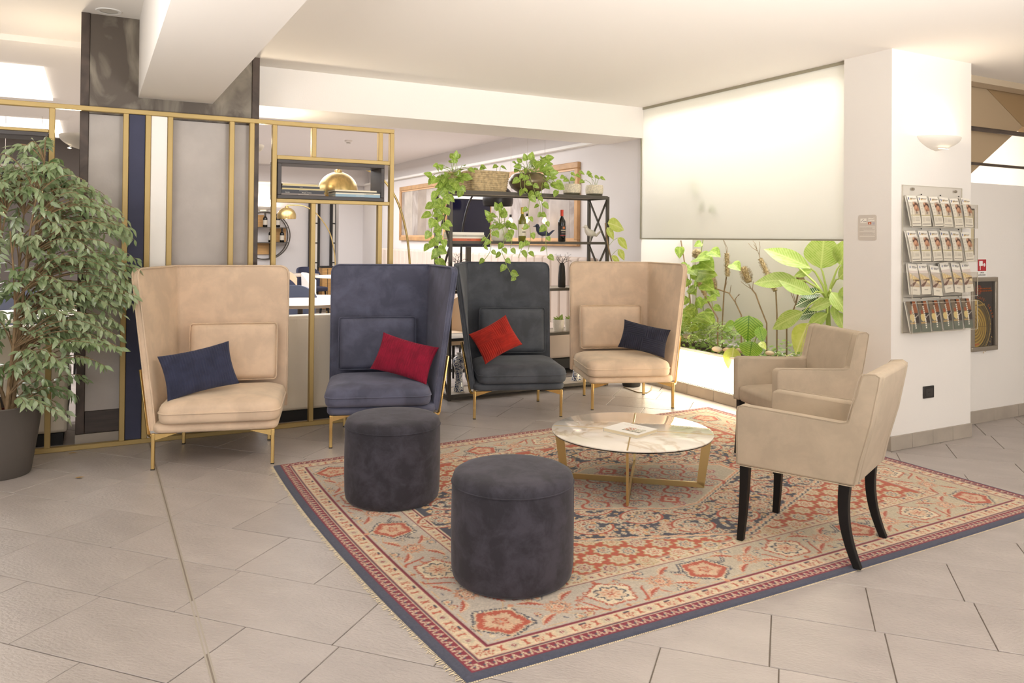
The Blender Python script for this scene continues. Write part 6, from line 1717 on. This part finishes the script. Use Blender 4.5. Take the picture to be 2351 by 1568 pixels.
dining_chair('white dining chair beside the blue grey lounge chair back', gp(778, 11.2), R(-60), wf_)
dining_chair('beige dining chair seen between the two blue grey lounge chairs', gp(1040, 6.93), R(-75), bf_)
def table(lab, loc, r, z, top):
    t = thing('round_table', lab, 'table', (loc[0], loc[1], 0))
    MB().lathe([(r-.01, z-.03), (r, z-.026), (r, z-.002), (r-.003, z)], 56).obj('table_top', top, t, smooth=40); MB().lathe([(.03, .035), (.026, z-.031)], 16).obj('column', M['black_metal'], t, smooth=50); MB().lathe([(.25, 0), (.25, .01), (.035, .034)], 32).obj('foot', M['black_metal'], t, smooth=40)
tt = mat('taupe_top', '#b5a596', .4); wt = mat('white_top', '#e9e2d6', .4)
table('near round taupe table behind the cream sofa', gp(690, 7.75), .50, .765, tt); table('rear round pale table beside the white dining chair', gp(777, 13.0), .40, .75, wt); table('rear round table under the round wine rack', gp(676, 13.8), .42, .75, tt)
# cream sofas backing onto the lattice
def sofa(lab, x0, x1, y0=5.985):
    t = thing('cream_sofa', lab, 'sofa', ((x0+x1)/2, y0, 0)); w = (x1-x0)/2; m_ = M['cream_leather']
    n = 2
    for i in range(n): MB().box(-w+2*w*i/n+.001, -w+2*w*(i+1)/n-.001, 0, .15, .085, .80).obj('back_panel', m_, t, bevel=.025, seg=3)
    MB().box(-w, w, .155, .72, .20, .45).obj('seat', m_, t, bevel=.03, seg=3); MB().box(-w+.03, w-.03, .03, .68, .0, .08).obj('plinth', M['dark'], t)
sofa('cream leather sofa back behind the gold screen, right of the column', 1.13, 2.56)
sofa('cream leather sofa back behind the gold screen, left of the column behind the fig', -1.9, -.13)
table('white round table behind the left cream sofa', (at(60, 700, 1, 7.4).x, 7.4), .45, .76, wt)
dining_chair('beige dining chair behind the left cream sofa', (at(190, 700, 1, 8.7).x, 8.7), R(150), bf_); dining_chair('grey blue dining chair behind the left cream sofa, half hidden by the fig', (at(45, 700, 1, 9.5).x, 9.5), R(190), bl_)
# bare bulbs on cords; the three behind the shelf are added for glass reflections
for px, py, y, lab in ((94, 441, 11.0, 'bare filament bulb, upper one seen through the fig leaves'), (101, 484, 11.4, 'bare filament bulb, lower right one seen through the fig leaves'), (10, 482, 11.2, 'bare filament bulb at the left picture edge behind the fig'), (1172, 507, 8.2, 'added glowing bulb for a glass reflection behind the shelf, left of three'), (1210, 505, 8.0, 'added glowing bulb for a glass reflection behind the shelf, middle of three'), (1250, 507, 7.8, 'added glowing bulb for a glass reflection behind the shelf, right of three')):
    p = at(px, py, 1, y); t = thing('pendant_bulb', lab, 'lamp', p); top = (2.83 if px < 500 else 2.715)-p.z
    MB().lathe([(.004, -.032), (.022, -.022), (.028, 0), (.018, .026), (.011, .04)], 16).obj('bulb', mat('filament_glow', '#ffe9c4', emit='#ffcf8a', estr=7), t, smooth=60)
    MB().lathe([(.014, .041), (.014, .075)], 12).obj('socket', M['dark'], t); MB().tube([(0, 0, .075), (0, 0, top-.002)], .0022, 5).obj('cord', mat('pale_cord', '#b0a39a', .7), t)
# lamp cable under the beige chair by the planter
cb = [at(1432, 889, 2, .004), at(1445, 894, 2, .004), at(1465, 901, 2, .004), at(1485, 902, 2, .004), at(1494, 896, 2, .004), at(1497, 886, 2, .02)]
co_ = thing('power_cable', 'loose power cable on the floor under the beige chair by the planter', 'cable', cb[2])
MB().tube([p-cb[2] for p in cb], .0045, 6).obj('cord', M['cable'], co_, smooth=60)
